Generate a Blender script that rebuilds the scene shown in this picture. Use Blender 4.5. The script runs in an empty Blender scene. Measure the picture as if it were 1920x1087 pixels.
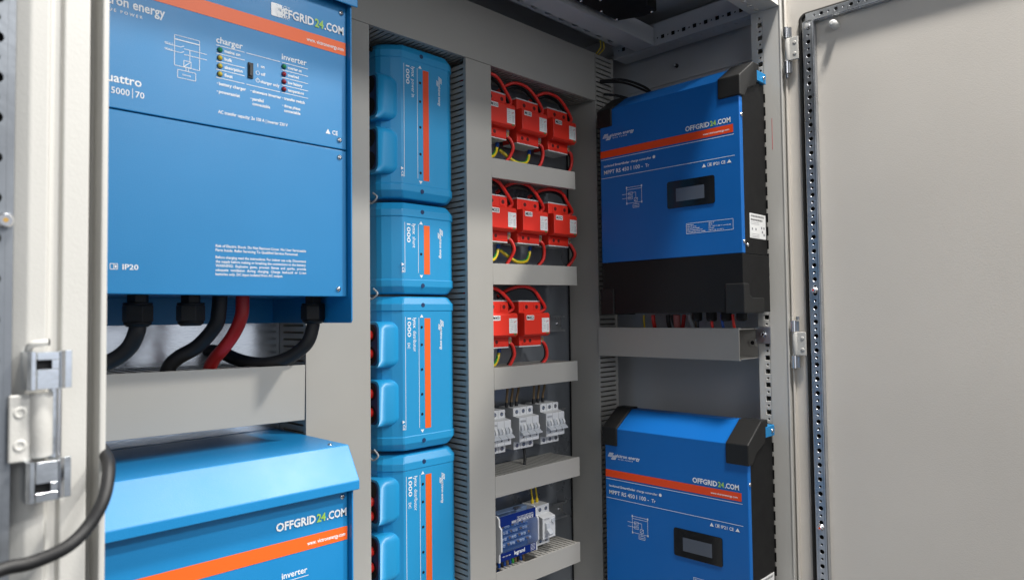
import bpy, bmesh, math, random
from mathutils import Vector, Matrix
random.seed(7)
S = bpy.context.scene
COL = S.collection
rad = math.radians

# ------------------------------------------------------------------ camera
def cam_rows(yaw, pitch, roll):
    cy, sy = math.cos(yaw), math.sin(yaw); cp, sp = math.cos(pitch), math.sin(pitch)
    f = Vector((sy*cp, cy*cp, sp)); r = Vector((cy, -sy, 0)); d = f.cross(r)
    cr, sr = math.cos(roll), math.sin(roll)
    return cr*r+sr*d, -sr*r+cr*d, f
cr_, cd_, cf_ = cam_rows(rad(45.3165), rad(2.0415), rad(0.668))
cam = bpy.data.cameras.new('camera'); cam_o = bpy.data.objects.new('camera', cam); COL.objects.link(cam_o)
cam_o.matrix_world = Matrix(((cr_.x, -cd_.x, -cf_.x, 0), (cr_.y, -cd_.y, -cf_.y, 0), (cr_.z, -cd_.z, -cf_.z, 0), (0, 0, 0, 1)))
cam.sensor_fit = 'HORIZONTAL'; cam.sensor_width = 36; cam.lens = 1310.8/1920*36
cam.clip_start = 0.02; cam.clip_end = 60
cam.dof.use_dof = True; cam.dof.focus_distance = 1.32; cam.dof.aperture_fstop = 8.0
S.camera = cam_o

# ------------------------------------------------------------------ world and lamps
W = bpy.data.worlds.new('World'); S.world = W; W.use_nodes = True
nt = W.node_tree; bg = nt.nodes['Background']
tc = nt.nodes.new('ShaderNodeTexCoord'); sx = nt.nodes.new('ShaderNodeSeparateXYZ'); rp = nt.nodes.new('ShaderNodeValToRGB')
nt.links.new(tc.outputs['Generated'], sx.inputs[0]); nt.links.new(sx.outputs['Z'], rp.inputs[0]); nt.links.new(rp.outputs[0], bg.inputs[0])
mr = nt.nodes.new('ShaderNodeMapRange'); nt.links.new(sx.outputs['Z'], mr.inputs[0]); mr.inputs[1].default_value = -1; mr.inputs[2].default_value = 1
nt.links.new(mr.outputs[0], rp.inputs[0])
rp.color_ramp.elements[0].position = .25; rp.color_ramp.elements[0].color = (.13, .125, .12, 1)
rp.color_ramp.elements[1].position = .75; rp.color_ramp.elements[1].color = (.62, .66, .72, 1)
bg.inputs[1].default_value = 0.36
# brightness added for the unseen hall in front of the cabinet (towards -Y, near eye height)
fy = nt.nodes.new('ShaderNodeMapRange'); fy.interpolation_type = 'SMOOTHSTEP'; nt.links.new(sx.outputs['Y'], fy.inputs[0]); fy.inputs[1].default_value = -.35; fy.inputs[2].default_value = -.95; fy.inputs[3].default_value = 0; fy.inputs[4].default_value = 1
ab = nt.nodes.new('ShaderNodeMath'); ab.operation = 'ABSOLUTE'; nt.links.new(sx.outputs['Z'], ab.inputs[0])
fz = nt.nodes.new('ShaderNodeMapRange'); fz.interpolation_type = 'SMOOTHSTEP'; nt.links.new(ab.outputs[0], fz.inputs[0]); fz.inputs[1].default_value = .05; fz.inputs[2].default_value = .5; fz.inputs[3].default_value = 1; fz.inputs[4].default_value = 0
fm = nt.nodes.new('ShaderNodeMath'); fm.operation = 'MULTIPLY'; nt.links.new(fy.outputs[0], fm.inputs[0]); nt.links.new(fz.outputs[0], fm.inputs[1])
mxw = nt.nodes.new('ShaderNodeMix'); mxw.data_type = 'RGBA'; nt.links.new(fm.outputs[0], mxw.inputs[0]); nt.links.new(rp.outputs[0], mxw.inputs[6]); mxw.inputs[7].default_value = (1.05, 1.08, 1.12, 1)
f2 = nt.nodes.new('ShaderNodeMapRange'); f2.interpolation_type = 'SMOOTHSTEP'; nt.links.new(ab.outputs[0], f2.inputs[0]); f2.inputs[1].default_value = .03; f2.inputs[2].default_value = .17; f2.inputs[3].default_value = 1; f2.inputs[4].default_value = 0  # second, narrow bright band, added to brighten reflections in the left plate
f3 = nt.nodes.new('ShaderNodeMath'); f3.operation = 'MULTIPLY'; nt.links.new(fy.outputs[0], f3.inputs[0]); nt.links.new(f2.outputs[0], f3.inputs[1])
mx2 = nt.nodes.new('ShaderNodeMix'); mx2.data_type = 'RGBA'; nt.links.new(f3.outputs[0], mx2.inputs[0]); nt.links.new(mxw.outputs[2], mx2.inputs[6]); mx2.inputs[7].default_value = (2.6, 2.75, 3.0, 1); nt.links.new(mx2.outputs[2], bg.inputs[0])

def area(name, loc, target, sx_, sy_, power, color):
    l = bpy.data.lights.new(name, 'AREA'); l.shape = 'RECTANGLE'; l.size = sx_; l.size_y = sy_; l.energy = power; l.color = color
    o = bpy.data.objects.new(name, l); COL.objects.link(o); o.location = loc
    o.rotation_euler = (Vector(target)-Vector(loc)).to_track_quat('-Z', 'Y').to_euler()
    return o
area('ceiling_lamp', (2.60, -1.55, 2.85), (.75, 1.0, 0), .26, .20, 165, (1, .97, .91))
area('ceiling_lamp', (.62, -.42, 3.30), (1.2, .3, 0), .45, .35, 215, (1, .965, .91))
area('ceiling_lamp', (1.55, -2.90, 2.55), (1.1, 1.0, 0), .80, .50, 100, (.98, .98, .97))
area('soft_fill', (2.1, -2.6, 1.0), (.5, 1.0, .2), 1.5, 1.1, 12, (.92, .96, 1))  # window inferred from the sheen on the upper inverter
area('soft_fill', (-1.3, -2.0, 1.30), (1.3, .7, 0), 1.4, 1.2, 13, (.96, .98, 1))  # added fill from the left for faces turned that way, no known source

S.view_settings.view_transform = 'Standard'; S.view_settings.look = 'None'
S.view_settings.exposure = -0.17; S.view_settings.gamma = 1.0; S.view_settings.use_curve_mapping = False
S.render.resolution_x = 1024; S.render.resolution_y = 579

# ------------------------------------------------------------------ materials
MATS = {}
def mat(name, col, rough=.5, metal=0., bump=0., bscale=300., var=0., vscale=6., spec=.5, coat=0., trans=0., alpha=1., aniso=None, rvar=0.):
    m = bpy.data.materials.new(name); m.use_nodes = True; n = m.node_tree.nodes; L = m.node_tree.links; p = n['Principled BSDF']
    p.inputs['Base Color'].default_value = (*col, 1); p.inputs['Roughness'].default_value = rough; p.inputs['Metallic'].default_value = metal
    p.inputs['Specular IOR Level'].default_value = spec; p.inputs['Coat Weight'].default_value = coat
    p.inputs['Transmission Weight'].default_value = trans; p.inputs['Alpha'].default_value = alpha
    co = n.new('ShaderNodeTexCoord'); src = co.outputs['Object']
    if aniso:
        mp = n.new('ShaderNodeMapping'); mp.inputs['Scale'].default_value = aniso; L.new(src, mp.inputs[0]); src = mp.outputs[0]
    if bump:
        t = n.new('ShaderNodeTexNoise'); t.inputs['Scale'].default_value = bscale; t.inputs['Detail'].default_value = 3; L.new(src, t.inputs['Vector'])
        b = n.new('ShaderNodeBump'); b.inputs['Strength'].default_value = bump; b.inputs['Distance'].default_value = .0006
        L.new(t.outputs['Fac'], b.inputs['Height']); L.new(b.outputs[0], p.inputs['Normal'])
    if var or rvar:
        t = n.new('ShaderNodeTexNoise'); t.inputs['Scale'].default_value = vscale; t.inputs['Detail'].default_value = 5; L.new(src, t.inputs['Vector'])
        if var:
            r = n.new('ShaderNodeValToRGB'); L.new(t.outputs['Fac'], r.inputs[0])
            r.color_ramp.elements[0].position = .3; r.color_ramp.elements[0].color = (*[c*(1-var) for c in col], 1)
            r.color_ramp.elements[1].position = .7; r.color_ramp.elements[1].color = (*[min(1, c*(1+var)) for c in col], 1)
            L.new(r.outputs[0], p.inputs['Base Color'])
        if rvar:
            q = n.new('ShaderNodeMapRange'); L.new(t.outputs['Fac'], q.inputs[0])
            q.inputs[1].default_value = .3; q.inputs[2].default_value = .7
            q.inputs[3].default_value = max(.03, rough-rvar); q.inputs[4].default_value = rough+rvar; L.new(q.outputs[0], p.inputs['Roughness'])
    MATS[name] = m; return m
mat('powder_paint', (.565, .555, .525), .40, bump=.22, bscale=520, var=.03, vscale=4, rvar=.06)
mat('door_paint', (.68, .64, .585), .46, bump=.3, bscale=420, var=.035, vscale=3, rvar=.07)
mat('side_paint', (.47, .48, .50), .45, bump=.3, bscale=420, var=.05, vscale=4)
mat('duct_grey', (.385, .370, .340), .46, bump=.1, bscale=500, var=.035, vscale=5, rvar=.06)
mat('duct_inner', (.30, .30, .30), .5, var=.05)
mat('zinc', (.48, .50, .53), .32, metal=.9, bump=.25, bscale=90, var=.14, vscale=22, rvar=.08)
mat('plate_zinc', (.66, .69, .74), .22, metal=.92, bump=.2, bscale=120, var=.08, vscale=20, rvar=.05, aniso=(1, 1, 3))
mat('dark_plate', (.27, .29, .32), .32, metal=.6, bump=.2, bscale=200, var=.1, vscale=7, rvar=.07)
mat('bright_zinc', (.84, .88, .93), .17, metal=1., bump=.5, bscale=45, var=.05, vscale=30, rvar=.08)
mat('chrome', (.80, .80, .82), .16, metal=1)
mat('blue_paint', (.008, .215, .50), .40, bump=.28, bscale=900, spec=.5, var=.03, vscale=7, rvar=.06)
mat('blue_deep', (.003, .125, .44), .42, bump=.25, bscale=900, spec=.4, var=.03, vscale=7, rvar=.05)
mat('blue_plastic', (.016, .300, .60), .38, bump=.15, bscale=1200, spec=.5, var=.02, vscale=8)
mat('blue_dark_hole', (.004, .03, .11), .6)
mat('orange_print', (.90, .13, .012), .45)
mat('red_orange_print', (.80, .065, .006), .45)
mat('white_print', (.83, .85, .87), .5)
mat('green_print', (.36, .62, .10), .5)
mat('black_plastic', (.0055, .0055, .006), .5, spec=.28, bump=.25, bscale=900, var=.12, vscale=20, rvar=.06)
mat('grey_black_plastic', (.012, .012, .012), .48, spec=.35, bump=.25, bscale=900)
mat('black_hole', (.003, .003, .004), .8)
mat('rubber', (.008, .008, .009), .55, bump=.2, bscale=300, var=.15, vscale=30)
mat('gasket_foam', (.028, .026, .024), .75, bump=.5, bscale=500)
mat('red_plastic', (.82, .038, .020), .36, spec=.5, var=.03, vscale=15)
mat('red_dark_hole', (.10, .004, .003), .6)
mat('red_cable', (.74, .028, .020), .38)
mat('deep_red_cable', (.42, .012, .013), .45)
mat('pink_reflection', (.50, .16, .15), .5)  # pinkish reflection of a red cable, put in as a coloured tube
mat('yellow_cable', (.72, .52, .02), .4)
mat('green_cable', (.04, .32, .05), .4)
mat('brown_cable', (.20, .13, .06), .5)
mat('blue_cable', (.01, .07, .33), .4)
mat('white_plastic', (.66, .665, .67), .38, var=.02)
mat('breaker_grey', (.40, .405, .41), .42)
mat('toggle_grey', (.50, .52, .55), .35)
mat('label_white', (.80, .80, .79), .5)
mat('ink', (.02, .02, .03), .6)
mat('ink_grey', (.25, .25, .27), .6)
mat('ink_red', (.65, .02, .04), .6)
mat('label_green', (.05, .22, .06), .5)
mat('brass', (.70, .42, .12), .3, metal=.8)
mat('lcd', (.085, .10, .13), .18, spec=.6)
mat('gloss_black', (.004, .005, .007), .12, spec=.5)
mat('led_green', (.01, .22, .07), .12, coat=.6)
mat('led_yellow', (.55, .42, .03), .12, coat=.6)
mat('led_red', (.30, .008, .015), .12, coat=.6)
mat('clear_blue', (.03, .12, .42), .06, alpha=.16, spec=.6)
mat('solid_blue_film', (.007, .022, .16), .25)
mat('silver_blue', (.20, .29, .46), .3, metal=.2)
mat('terminal_pale', (.62, .72, .86), .35)
mat('nylon_white', (.72, .72, .70), .4)
# speckled sticker: white patches thinning out towards one side
ms = mat('speckled_sticker', (.86, .87, .88), .35)
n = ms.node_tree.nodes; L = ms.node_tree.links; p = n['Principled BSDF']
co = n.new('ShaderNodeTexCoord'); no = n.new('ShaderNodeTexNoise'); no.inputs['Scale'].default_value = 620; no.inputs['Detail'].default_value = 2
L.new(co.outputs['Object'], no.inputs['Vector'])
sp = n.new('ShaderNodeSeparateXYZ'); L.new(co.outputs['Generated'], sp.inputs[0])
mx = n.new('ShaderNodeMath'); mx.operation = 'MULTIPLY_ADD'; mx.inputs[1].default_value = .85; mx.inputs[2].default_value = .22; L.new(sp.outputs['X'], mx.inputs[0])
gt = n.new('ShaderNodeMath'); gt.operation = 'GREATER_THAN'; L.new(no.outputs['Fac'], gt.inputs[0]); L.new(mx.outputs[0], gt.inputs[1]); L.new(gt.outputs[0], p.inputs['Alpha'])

# ------------------------------------------------------------------ mesh builder
def octo(n=8, ph=0):
    return [(math.cos(2*math.pi*(i+ph)/n), math.sin(2*math.pi*(i+ph)/n)) for i in range(n)]
SPLIT = {'screw_well', 'side_contact', 'top_contact', 'terminal_bar_end', 'blue_band', 'white_edge', 'end_plate', 'hinge_barrel', 'hinge_pin', 'toggle_guard', 'pole_joint', 'heat_sink_fin', 'vent_slot', 'terminal_connector', 'guard_ring', 'status_window'}
class MB:
    def __init__(s): s.v = []; s.f = []; s.mi = []; s.sm = []; s.m = []
    def mid(s, m):
        if m not in s.m: s.m.append(m)
        return s.m.index(m)
    def add(s, vs, fs, m, smooth=False):
        o = len(s.v); k = s.mid(m); s.v += [tuple(v) for v in vs]
        for f in fs: s.f.append([i+o for i in f]); s.mi.append(k); s.sm.append(smooth)
        return s
    def box(s, a, b, m, tf=None):
        x0, y0, z0 = [min(a[i], b[i]) for i in range(3)]; x1, y1, z1 = [max(a[i], b[i]) for i in range(3)]
        vs = [(x0, y0, z0), (x1, y0, z0), (x1, y1, z0), (x0, y1, z0), (x0, y0, z1), (x1, y0, z1), (x1, y1, z1), (x0, y1, z1)]
        if tf: vs = [tf @ Vector(v) for v in vs]
        return s.add(vs, [(0, 3, 2, 1), (4, 5, 6, 7), (0, 1, 5, 4), (1, 2, 6, 5), (2, 3, 7, 6), (3, 0, 4, 7)], m)
    def quad(s, vs, m): return s.add(vs, [tuple(range(len(vs)))], m)
    def prism(s, poly, axis, a, b, m, smooth=False):
        # poly is 2D; extruded along axis from a to b. axis x: (y,z); y: (x,z); z: (x,y)
        def P(u, w, t): return {'x': (t, u, w), 'y': (u, t, w), 'z': (u, w, t)}[axis]
        n = len(poly); vs = [P(u, w, a) for u, w in poly]+[P(u, w, b) for u, w in poly]
        s.add(vs, [tuple(range(n))[::-1], tuple(range(n, 2*n))], m)
        s.add(vs, [(i, (i+1) % n, n+(i+1) % n, n+i) for i in range(n)], m, smooth)
        return s
    def loft(s, rings, m, cap=True, smooth=False):
        n = len(rings[0]); vs = [v for r in rings for v in r]
        fs = [(k*n+i, k*n+(i+1) % n, (k+1)*n+(i+1) % n, (k+1)*n+i) for k in range(len(rings)-1) for i in range(n)]
        s.add(vs, fs, m, smooth)
        if cap: s.add(vs, [tuple(range(n))[::-1], tuple(range((len(rings)-1)*n, len(rings)*n))], m)
        return s
    def cyl(s, p0, p1, r0, m, r1=None, n=20, cap=True, smooth=True, ph=0):
        r1 = r0 if r1 is None else r1
        p0, p1 = Vector(p0), Vector(p1); d = (p1-p0).normalized()
        u = d.orthogonal().normalized() if abs(d.z) < .99 else Vector((1, 0, 0)); w = d.cross(u)
        R = [[p+u*(r*c)+w*(r*q) for c, q in octo(n, ph)] for p, r in ((p0, r0), (p1, r1))]
        return s.loft(R, m, cap, smooth)
    def lathe(s, c, d, prof, m, n=16):
        c = Vector(c); d = Vector(d).normalized(); u = d.orthogonal().normalized(); w = d.cross(u)
        return s.loft([[c+d*h+u*(r*a)+w*(r*b) for a, b in octo(n)] for r, h in prof], m, True, True)
    def tube(s, pts, r, m, n=12, steps=8, cap=True, rs=None):
        P = [Vector(p) for p in pts]
        if len(P) > 2:
            Q = [P[0]*2-P[1]]+P+[P[-1]*2-P[-2]]; C = []
            for i in range(1, len(Q)-2):
                for k in range(steps):
                    t = k/steps; a, b, c, d = Q[i-1:i+3]
                    C.append(.5*((2*b)+(c-a)*t+(2*a-5*b+4*c-d)*t*t+(3*b-a-3*c+d)*t**3))
            C.append(P[-1]); P = C
        T = (P[1]-P[0]).normalized(); u = T.orthogonal().normalized(); rings = []
        for i, p in enumerate(P):
            t = (P[min(i+1, len(P)-1)]-P[max(i-1, 0)]).normalized()
            u = (u-t*u.dot(t)).normalized(); w = t.cross(u)
            rings.append([p+u*(r*a)+w*(r*b) for a, b in octo(n)])
        return s.loft(rings, m, cap, True)
    def line(s, x0, z0, x1, z1, w, y, m):
        d = Vector((x1-x0, z1-z0)); d.normalize(); nx, nz = -d.y*w/2, d.x*w/2
        return s.quad([(x0+nx, y, z0+nz), (x0-nx, y, z0-nz), (x1-nx, y, z1-nz), (x1+nx, y, z1+nz)], m)
    def rect(s, x0, z0, x1, z1, y, m): return s.quad([(x0, y, z0), (x1, y, z0), (x1, y, z1), (x0, y, z1)], m)
    def outline(s, x0, z0, x1, z1, w, y, m):
        s.line(x0, z0, x1, z0, w, y, m); s.line(x0, z1, x1, z1, w, y, m); s.line(x0, z0, x0, z1, w, y, m); return s.line(x1, z0, x1, z1, w, y, m)
    def ring(s, x, z, r, w, y, m, n=20):
        for i in range(n):
            a, b = 2*math.pi*i/n, 2*math.pi*(i+1)/n
            s.quad([(x+(r-w)*math.cos(a), y, z+(r-w)*math.sin(a)), (x+r*math.cos(a), y, z+r*math.sin(a)), (x+r*math.cos(b), y, z+r*math.sin(b)), (x+(r-w)*math.cos(b), y, z+(r-w)*math.sin(b))], m)
        return s
    def disc(s, x, z, r, y, m, n=20): return s.quad([(x+r*a, y, z+r*b) for a, b in octo(n)], m)
    def text(s, body, x, z, width, cap, y, m, bold=0., rot=0, align='L', shear=0.):
        vs, fs, w, h = glyphs(body, round(bold*.55+(.006 if cap > .0062 else .013), 4))
        kx = (width/w) if width else cap/.73; kz = cap/.73
        off = {'L': 0, 'R': -w*kx, 'C': -w*kx/2}[align]; c, q = math.cos(rot), math.sin(rot)
        out = []
        for a, b in vs:
            a = a*kx+off+shear*b*kz; b = b*kz
            out.append((x+a*c-b*q, y, z+a*q+b*c))
        return s.add(out, fs, m)
    def build(s, name, parent=None, bevel=0., seg=2, angle=35, loc=None):
        if name in SPLIT and not getattr(s, 'done', 0):
            par = list(range(len(s.v)))
            def fd(i):
                while par[i] != i: par[i] = par[par[i]]; i = par[i]
                return i
            for f in s.f:
                for i in f[1:]: par[fd(i)] = fd(f[0])
            key = {}; pos = {}
            for i, v in enumerate(s.v):
                k = tuple(round(c, 6) for c in v)
                if k in pos: par[fd(i)] = fd(pos[k])
                pos[k] = i
            groups = {}
            for fi, f in enumerate(s.f): groups.setdefault(fd(f[0]), []).append(fi)
            if len(groups) > 1:
                r = None
                for g in groups.values():
                    q = MB(); q.m = list(s.m); mp = {}
                    for fi in g:
                        nf = []
                        for i in s.f[fi]:
                            if i not in mp: mp[i] = len(q.v); q.v.append(s.v[i])
                            nf.append(mp[i])
                        q.f.append(nf); q.mi.append(s.mi[fi]); q.sm.append(s.sm[fi])
                    q.done = 1; r = q.build(name, parent, bevel, seg, angle, loc)
                return r
        me = bpy.data.meshes.new(name); me.from_pydata(s.v, [], s.f)
        for m in s.m: me.materials.append(MATS[m])
        me.polygons.foreach_set('material_index', s.mi); me.polygons.foreach_set('use_smooth', s.sm)
        me.update(); bm = bmesh.new(); bm.from_mesh(me)
        if bevel: bmesh.ops.remove_doubles(bm, verts=bm.verts, dist=1e-6)
        bmesh.ops.recalc_face_normals(bm, faces=bm.faces); bm.to_mesh(me); bm.free()
        o = bpy.data.objects.new(name, me); COL.objects.link(o)
        if parent: o.parent = parent
        if loc: o.location = loc
        if bevel:
            b = o.modifiers.new('bevel', 'BEVEL'); b.width = bevel; b.segments = seg; b.limit_method = 'ANGLE'; b.angle_limit = rad(angle); b.harden_normals = False
        return o
GC = {}
def glyphs(body, bold):
    k = (body, bold)
    if k in GC: return GC[k]
    c = bpy.data.curves.new('t', 'FONT'); c.body = body; c.size = 1; c.resolution_u = 2; c.offset = bold
    o = bpy.data.objects.new('t', c); COL.objects.link(o)
    dg = bpy.context.evaluated_depsgraph_get(); me = bpy.data.meshes.new_from_object(o.evaluated_get(dg))
    vs = [(v.co.x, v.co.y) for v in me.vertices]; fs = [tuple(p.vertices) for p in me.polygons]
    x0 = min(v[0] for v in vs); w = max(v[0] for v in vs)-x0; vs = [(a-x0, b) for a, b in vs]
    bpy.data.objects.remove(o); bpy.data.meshes.remove(me); bpy.data.curves.remove(c)
    GC[k] = (vs, fs, w, 1); return GC[k]
def tag(o, label, cat, group=None, kind=None):
    if label: o['label'] = label
    if cat: o['category'] = cat
    if group: o['group'] = group
    if kind: o['kind'] = kind
    return o
def thing(name, label, cat, loc=(0, 0, 0), rz=0., group=None, ry=0.):
    o = bpy.data.objects.new(name, None); o.empty_display_size = .05; COL.objects.link(o); o.location = loc; o.rotation_euler = (0, ry, rz)
    return tag(o, label, cat, group)
def copy_tree(o, parent=None, loc=None, label=None):
    c = o.copy(); COL.objects.link(c)
    if parent: c.parent = parent
    if loc: c.location = loc
    if label: c['label'] = label
    for ch in list(o.children): copy_tree(ch, c)
    return c
def perf(mb, org, ud, vd, w, length, holes, t, m):
    """punched strip: runs along ud, width w along vd, holes = [(pos, size, 'sq'|'ro', cell length)]"""
    org, ud, vd = Vector(org), Vector(ud), Vector(vd); nd = ud.cross(vd)*t; x = 0
    def P(a, b, k=0): return org+ud*a+vd*b+nd*k
    for pos, size, kind, cell in sorted(holes):
        a, b = pos-cell/2, pos+cell/2
        if a < x-1e-6 or b > length: continue
        if a > x+1e-5: mb.quad([P(x, 0), P(a, 0), P(a, w), P(x, w)], m)
        N = 16; outer = []; inner = []
        for i in range(N):
            th = 2*math.pi*(i+.5*0)/N; c, q = math.cos(th), math.sin(th); k = 1/max(abs(c), abs(q))
            outer.append((pos+cell/2*c*k, w/2+w/2*q*k))
            inner.append((pos+size/2*c*(k if kind == 'sq' else 1), w/2+size/2*q*(k if kind == 'sq' else 1)))
        vs = [P(*o) for o in outer]+[P(*o) for o in inner]+[P(*o, 1) for o in inner]
        fs = [(i, (i+1) % N, N+(i+1) % N, N+i) for i in range(N)]+[(N+i, N+(i+1) % N, 2*N+(i+1) % N, 2*N+i) for i in range(N)]
        mb.add(vs, fs, m); x = b
    if x < length: mb.quad([P(x, 0), P(length, 0), P(length, w), P(x, w)], m)
def hole_row(length, first, pitch, big, small, kind, cell_b, cell_s):
    h = []; p = first
    while p < length:
        h.append((p, big, kind, cell_b)); h.append((p+pitch/2, small, 'ro', cell_s)); p += pitch
    return h
def screw_mb(c, d, r, m='chrome', hexs=False):
    mb = MB(); c = Vector(c); d = Vector(d).normalized()
    mb.lathe(c, d, [(r, 0), (r, r*.28), (r*.8, r*.55), (r*.42, r*.68)], m, 16)
    u = d.orthogonal().normalized(); w = d.cross(u); e = c+d*(r*.69)
    for a, b in ((u, w), (w, u)):
        mb.quad([e+a*(r*.5)+b*(r*.11), e-a*(r*.5)+b*(r*.11), e-a*(r*.5)-b*(r*.11), e+a*(r*.5)-b*(r*.11)], 'black_hole')
        e = e+d*.00005
    return mb
def rrect(x0, z0, x1, z1, r, k=4):
    P = []
    for cx, cz, a0 in ((x1-r, z1-r, 0), (x0+r, z1-r, 90), (x0+r, z0+r, 180), (x1-r, z0+r, 270)):
        for i in range(k+1):
            a = rad(a0+90*i/k); P.append((cx+r*math.cos(a), cz+r*math.sin(a)))
    return P

# ================================================================== THE CABINET
cab = thing('electrical_cabinet', 'beige steel control cabinet standing open around all the blue and red devices', 'cabinet', (0, 0, 0))
ZB = -.95
SWX = 1.372      # inner face plane of the right hand frame
mb = MB(); mb.box((.05, 1.15, ZB), (1.46, 1.153, .70), 'side_paint'); mb.build('back_panel', cab)
mb = MB(); mb.box((1.446, .60, ZB), (1.449, 1.15, .70), 'side_paint'); mb.box((1.43, .66, .655), (1.4459, 1.1499, .70), 'side_paint')
mb.box((1.443, .66, .548), (1.4459, 1.10, .552), 'side_paint')
mb.build('side_panel', cab, .001)
mb = MB(); mb.box((.05, .56, .702), (1.46, 1.15, .705), 'side_paint'); mb.build('roof_panel', cab)
mb = MB(); mb.box((.05, .56, ZB-.003), (1.46, 1.15, ZB), 'side_paint'); mb.build('floor_panel', cab)
mb = MB(); mb.box((.05, .66, ZB), (.053, 1.15, .70), 'side_paint'); mb.build('side_panel', cab)
# mounting plates
mb = MB(); mb.box((.06, 1.090, ZB+.02), (.72, 1.094, .60), 'plate_zinc'); mb.build('mounting_plate', cab)
mb = MB(); mb.box((.7215, 1.090, ZB+.02), (1.296, 1.094, .60), 'dark_plate')
mb.box((1.2945, 1.086, ZB+.02), (1.2965, 1.0895, .60), 'black_hole'); mb.build('mounting_plate', cab)

# right front post with punched row (faces -X) and outer lip
mb = MB(); H = .617-ZB
hr = hole_row(H, (-.0382-ZB) % .0273, .0273, .0092, .0042, 'sq', .012, .008)
mb.box((SWX, .590, ZB), (SWX+.0015, .6255, .617), 'powder_paint')
mb.box((SWX, .6375, ZB), (SWX+.0015, .650, .617), 'powder_paint')
perf(mb, (SWX, .6255, ZB), (0, 0, 1), (0, 1, 0), .012, H, hr, -.0015, 'powder_paint')
mb.box((SWX+.0016, .6485, ZB), (SWX+.052, .650, .655), 'powder_paint')
mb.box((SWX+.05, .590, ZB), (SWX+.052, .6484, .655), 'powder_paint')
mb.box((SWX+.0016, .590, ZB), (SWX+.0499, .5915, .655), 'powder_paint')
mb.box((SWX-.002, .5865, ZB), (SWX+.011, .5898, .66), 'powder_paint')
mb.build('frame_post', cab, .0007, 1)
# upper side rail (runs front to back) with punched row and lower flange
mb = MB(); Lr = 1.0-.651
hr = hole_row(Lr, .020, .0273, .0092, .0042, 'sq', .012, .008)
mb.box((SWX, .651, .617), (SWX+.0015, 1.0, .628), 'side_paint'); mb.box((SWX, .651, .640), (SWX+.0015, 1.0, .668), 'side_paint')
perf(mb, (SWX, .651, .628), (0, 1, 0), (0, 0, 1), .012, Lr, hr, .0015, 'side_paint')
h2 = [(p_, .0050, 'ro', .010) for p_ in [.013+i*.0273 for i in range(12)]]
mb.box((SWX+.0016, .651, .617), (SWX+.014, 1.0, .6185), 'side_paint'); mb.box((SWX+.024, .651, .617), (SWX+.048, 1.0, .6185), 'side_paint')
perf(mb, (SWX+.014, .651, .617), (0, 1, 0), (1, 0, 0), .010, Lr, h2, -.0015, 'side_paint')
mb.box((SWX+.0016, .651, .6665), (SWX+.05, 1.0, .668), 'side_paint'); mb.box((SWX+.008, .652, .626), (SWX+.010, .999, .642), 'black_hole'); mb.build('frame_rail', cab)  # black strip added behind the holes to darken them
# top front beam along X, with its punched underside
mb = MB(); mb.box((.10, .590, .617), (SWX-.0005, .6255, .6185), 'powder_paint'); mb.box((.10, .6375, .617), (SWX-.0005, .651, .6185), 'powder_paint')
perf(mb, (.10, .6255, .617), (1, 0, 0), (0, 1, 0), .012, SWX-.1005, hole_row(SWX-.11, .03, .0273, .0092, .0042, 'sq', .012, .008), .0015, 'powder_paint')
mb.box((.10, .6495, .6186), (SWX+.05, .651, .668), 'side_paint'); mb.box((.10, .590, .6186), (SWX+.05, .5915, .668), 'powder_paint')
mb.build('frame_rail', cab, .0006, 1)
# top rear beam along X and punched strip behind it
mb = MB(); mb.box((.06, .8835, .617), (1.37, .935, .6185), 'side_paint'); mb.box((.06, .8835, .6186), (1.37, .885, .66), 'side_paint'); mb.box((.06, .9335, .6186), (1.37, .935, .66), 'side_paint')
mb.build('frame_rail', cab, .0006, 1)
mb = MB(); h3 = [(.03+i*.044, .024, 'ro', .036) for i in range(30)]
perf(mb, (.06, .945, .640), (1, 0, 0), (0, 1, 0), .040, 1.3, h3, .004, 'side_paint'); mb.box((.06, .936, .660), (1.37, 1.0, .662), 'side_paint')
mb.build('frame_rail', cab)
# left front post: stepped profile, closest to the camera
prof = [(.1003, .620), (.1003, .586), (.1085, .5805), (.1195, .5800), (.1222, .588), (.1285, .588), (.1295, .5835), (.1462, .5835), (.1468, .600), (.1530, .600), (.1535, .5800), (.1575, .5800), (.1580, .5812), (.1580, .640), (.15, .65), (.105, .65)]
mb = MB(); mb.prism(prof, 'z', ZB, .70, 'powder_paint'); mb.build('frame_post', cab, .0011, 2, 25)

# ---- right door: opened square, its inner face looks left
door = MB(); door.box((1.385, -.02, ZB), (1.388, .5822, .64), 'door_paint')
door.box((1.376, .5795, ZB), (1.3849, .5822, .64), 'door_paint'); door.box((1.388, -.02, ZB), (1.402, .5822, .642), 'door_paint')
do = door.build('door', cab, .0009, 2); do['label'] = 'wide beige door folded back at the right'
def gasket_path(y0, y1, z0, z1, r, k=6):
    P = []
    for cy, cz, a0 in ((y0-r, z1-r, 0), ):
        for i in range(k+1):
            a = rad(90*i/k); P.append((cy+r*math.cos(a), cz+r*math.sin(a)))
    return P
mb = MB(); Pth = [(1.3815, .5505, ZB+.02)]+[(1.3815, .5505, z_) for z_ in (-.5, 0, .4, .55)]+[(1.3815, .5505-.012*(1-math.cos(rad(a_))), .5735+.012*math.sin(rad(a_))) for a_ in (0, 30, 60, 90)]+[(1.3815, y_, .5855) for y_ in (.52, .4, .2, 0.0)]
mb.tube(Pth, .0045, 'gasket_foam', 10, 4); mb.build('gasket', do)
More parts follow.
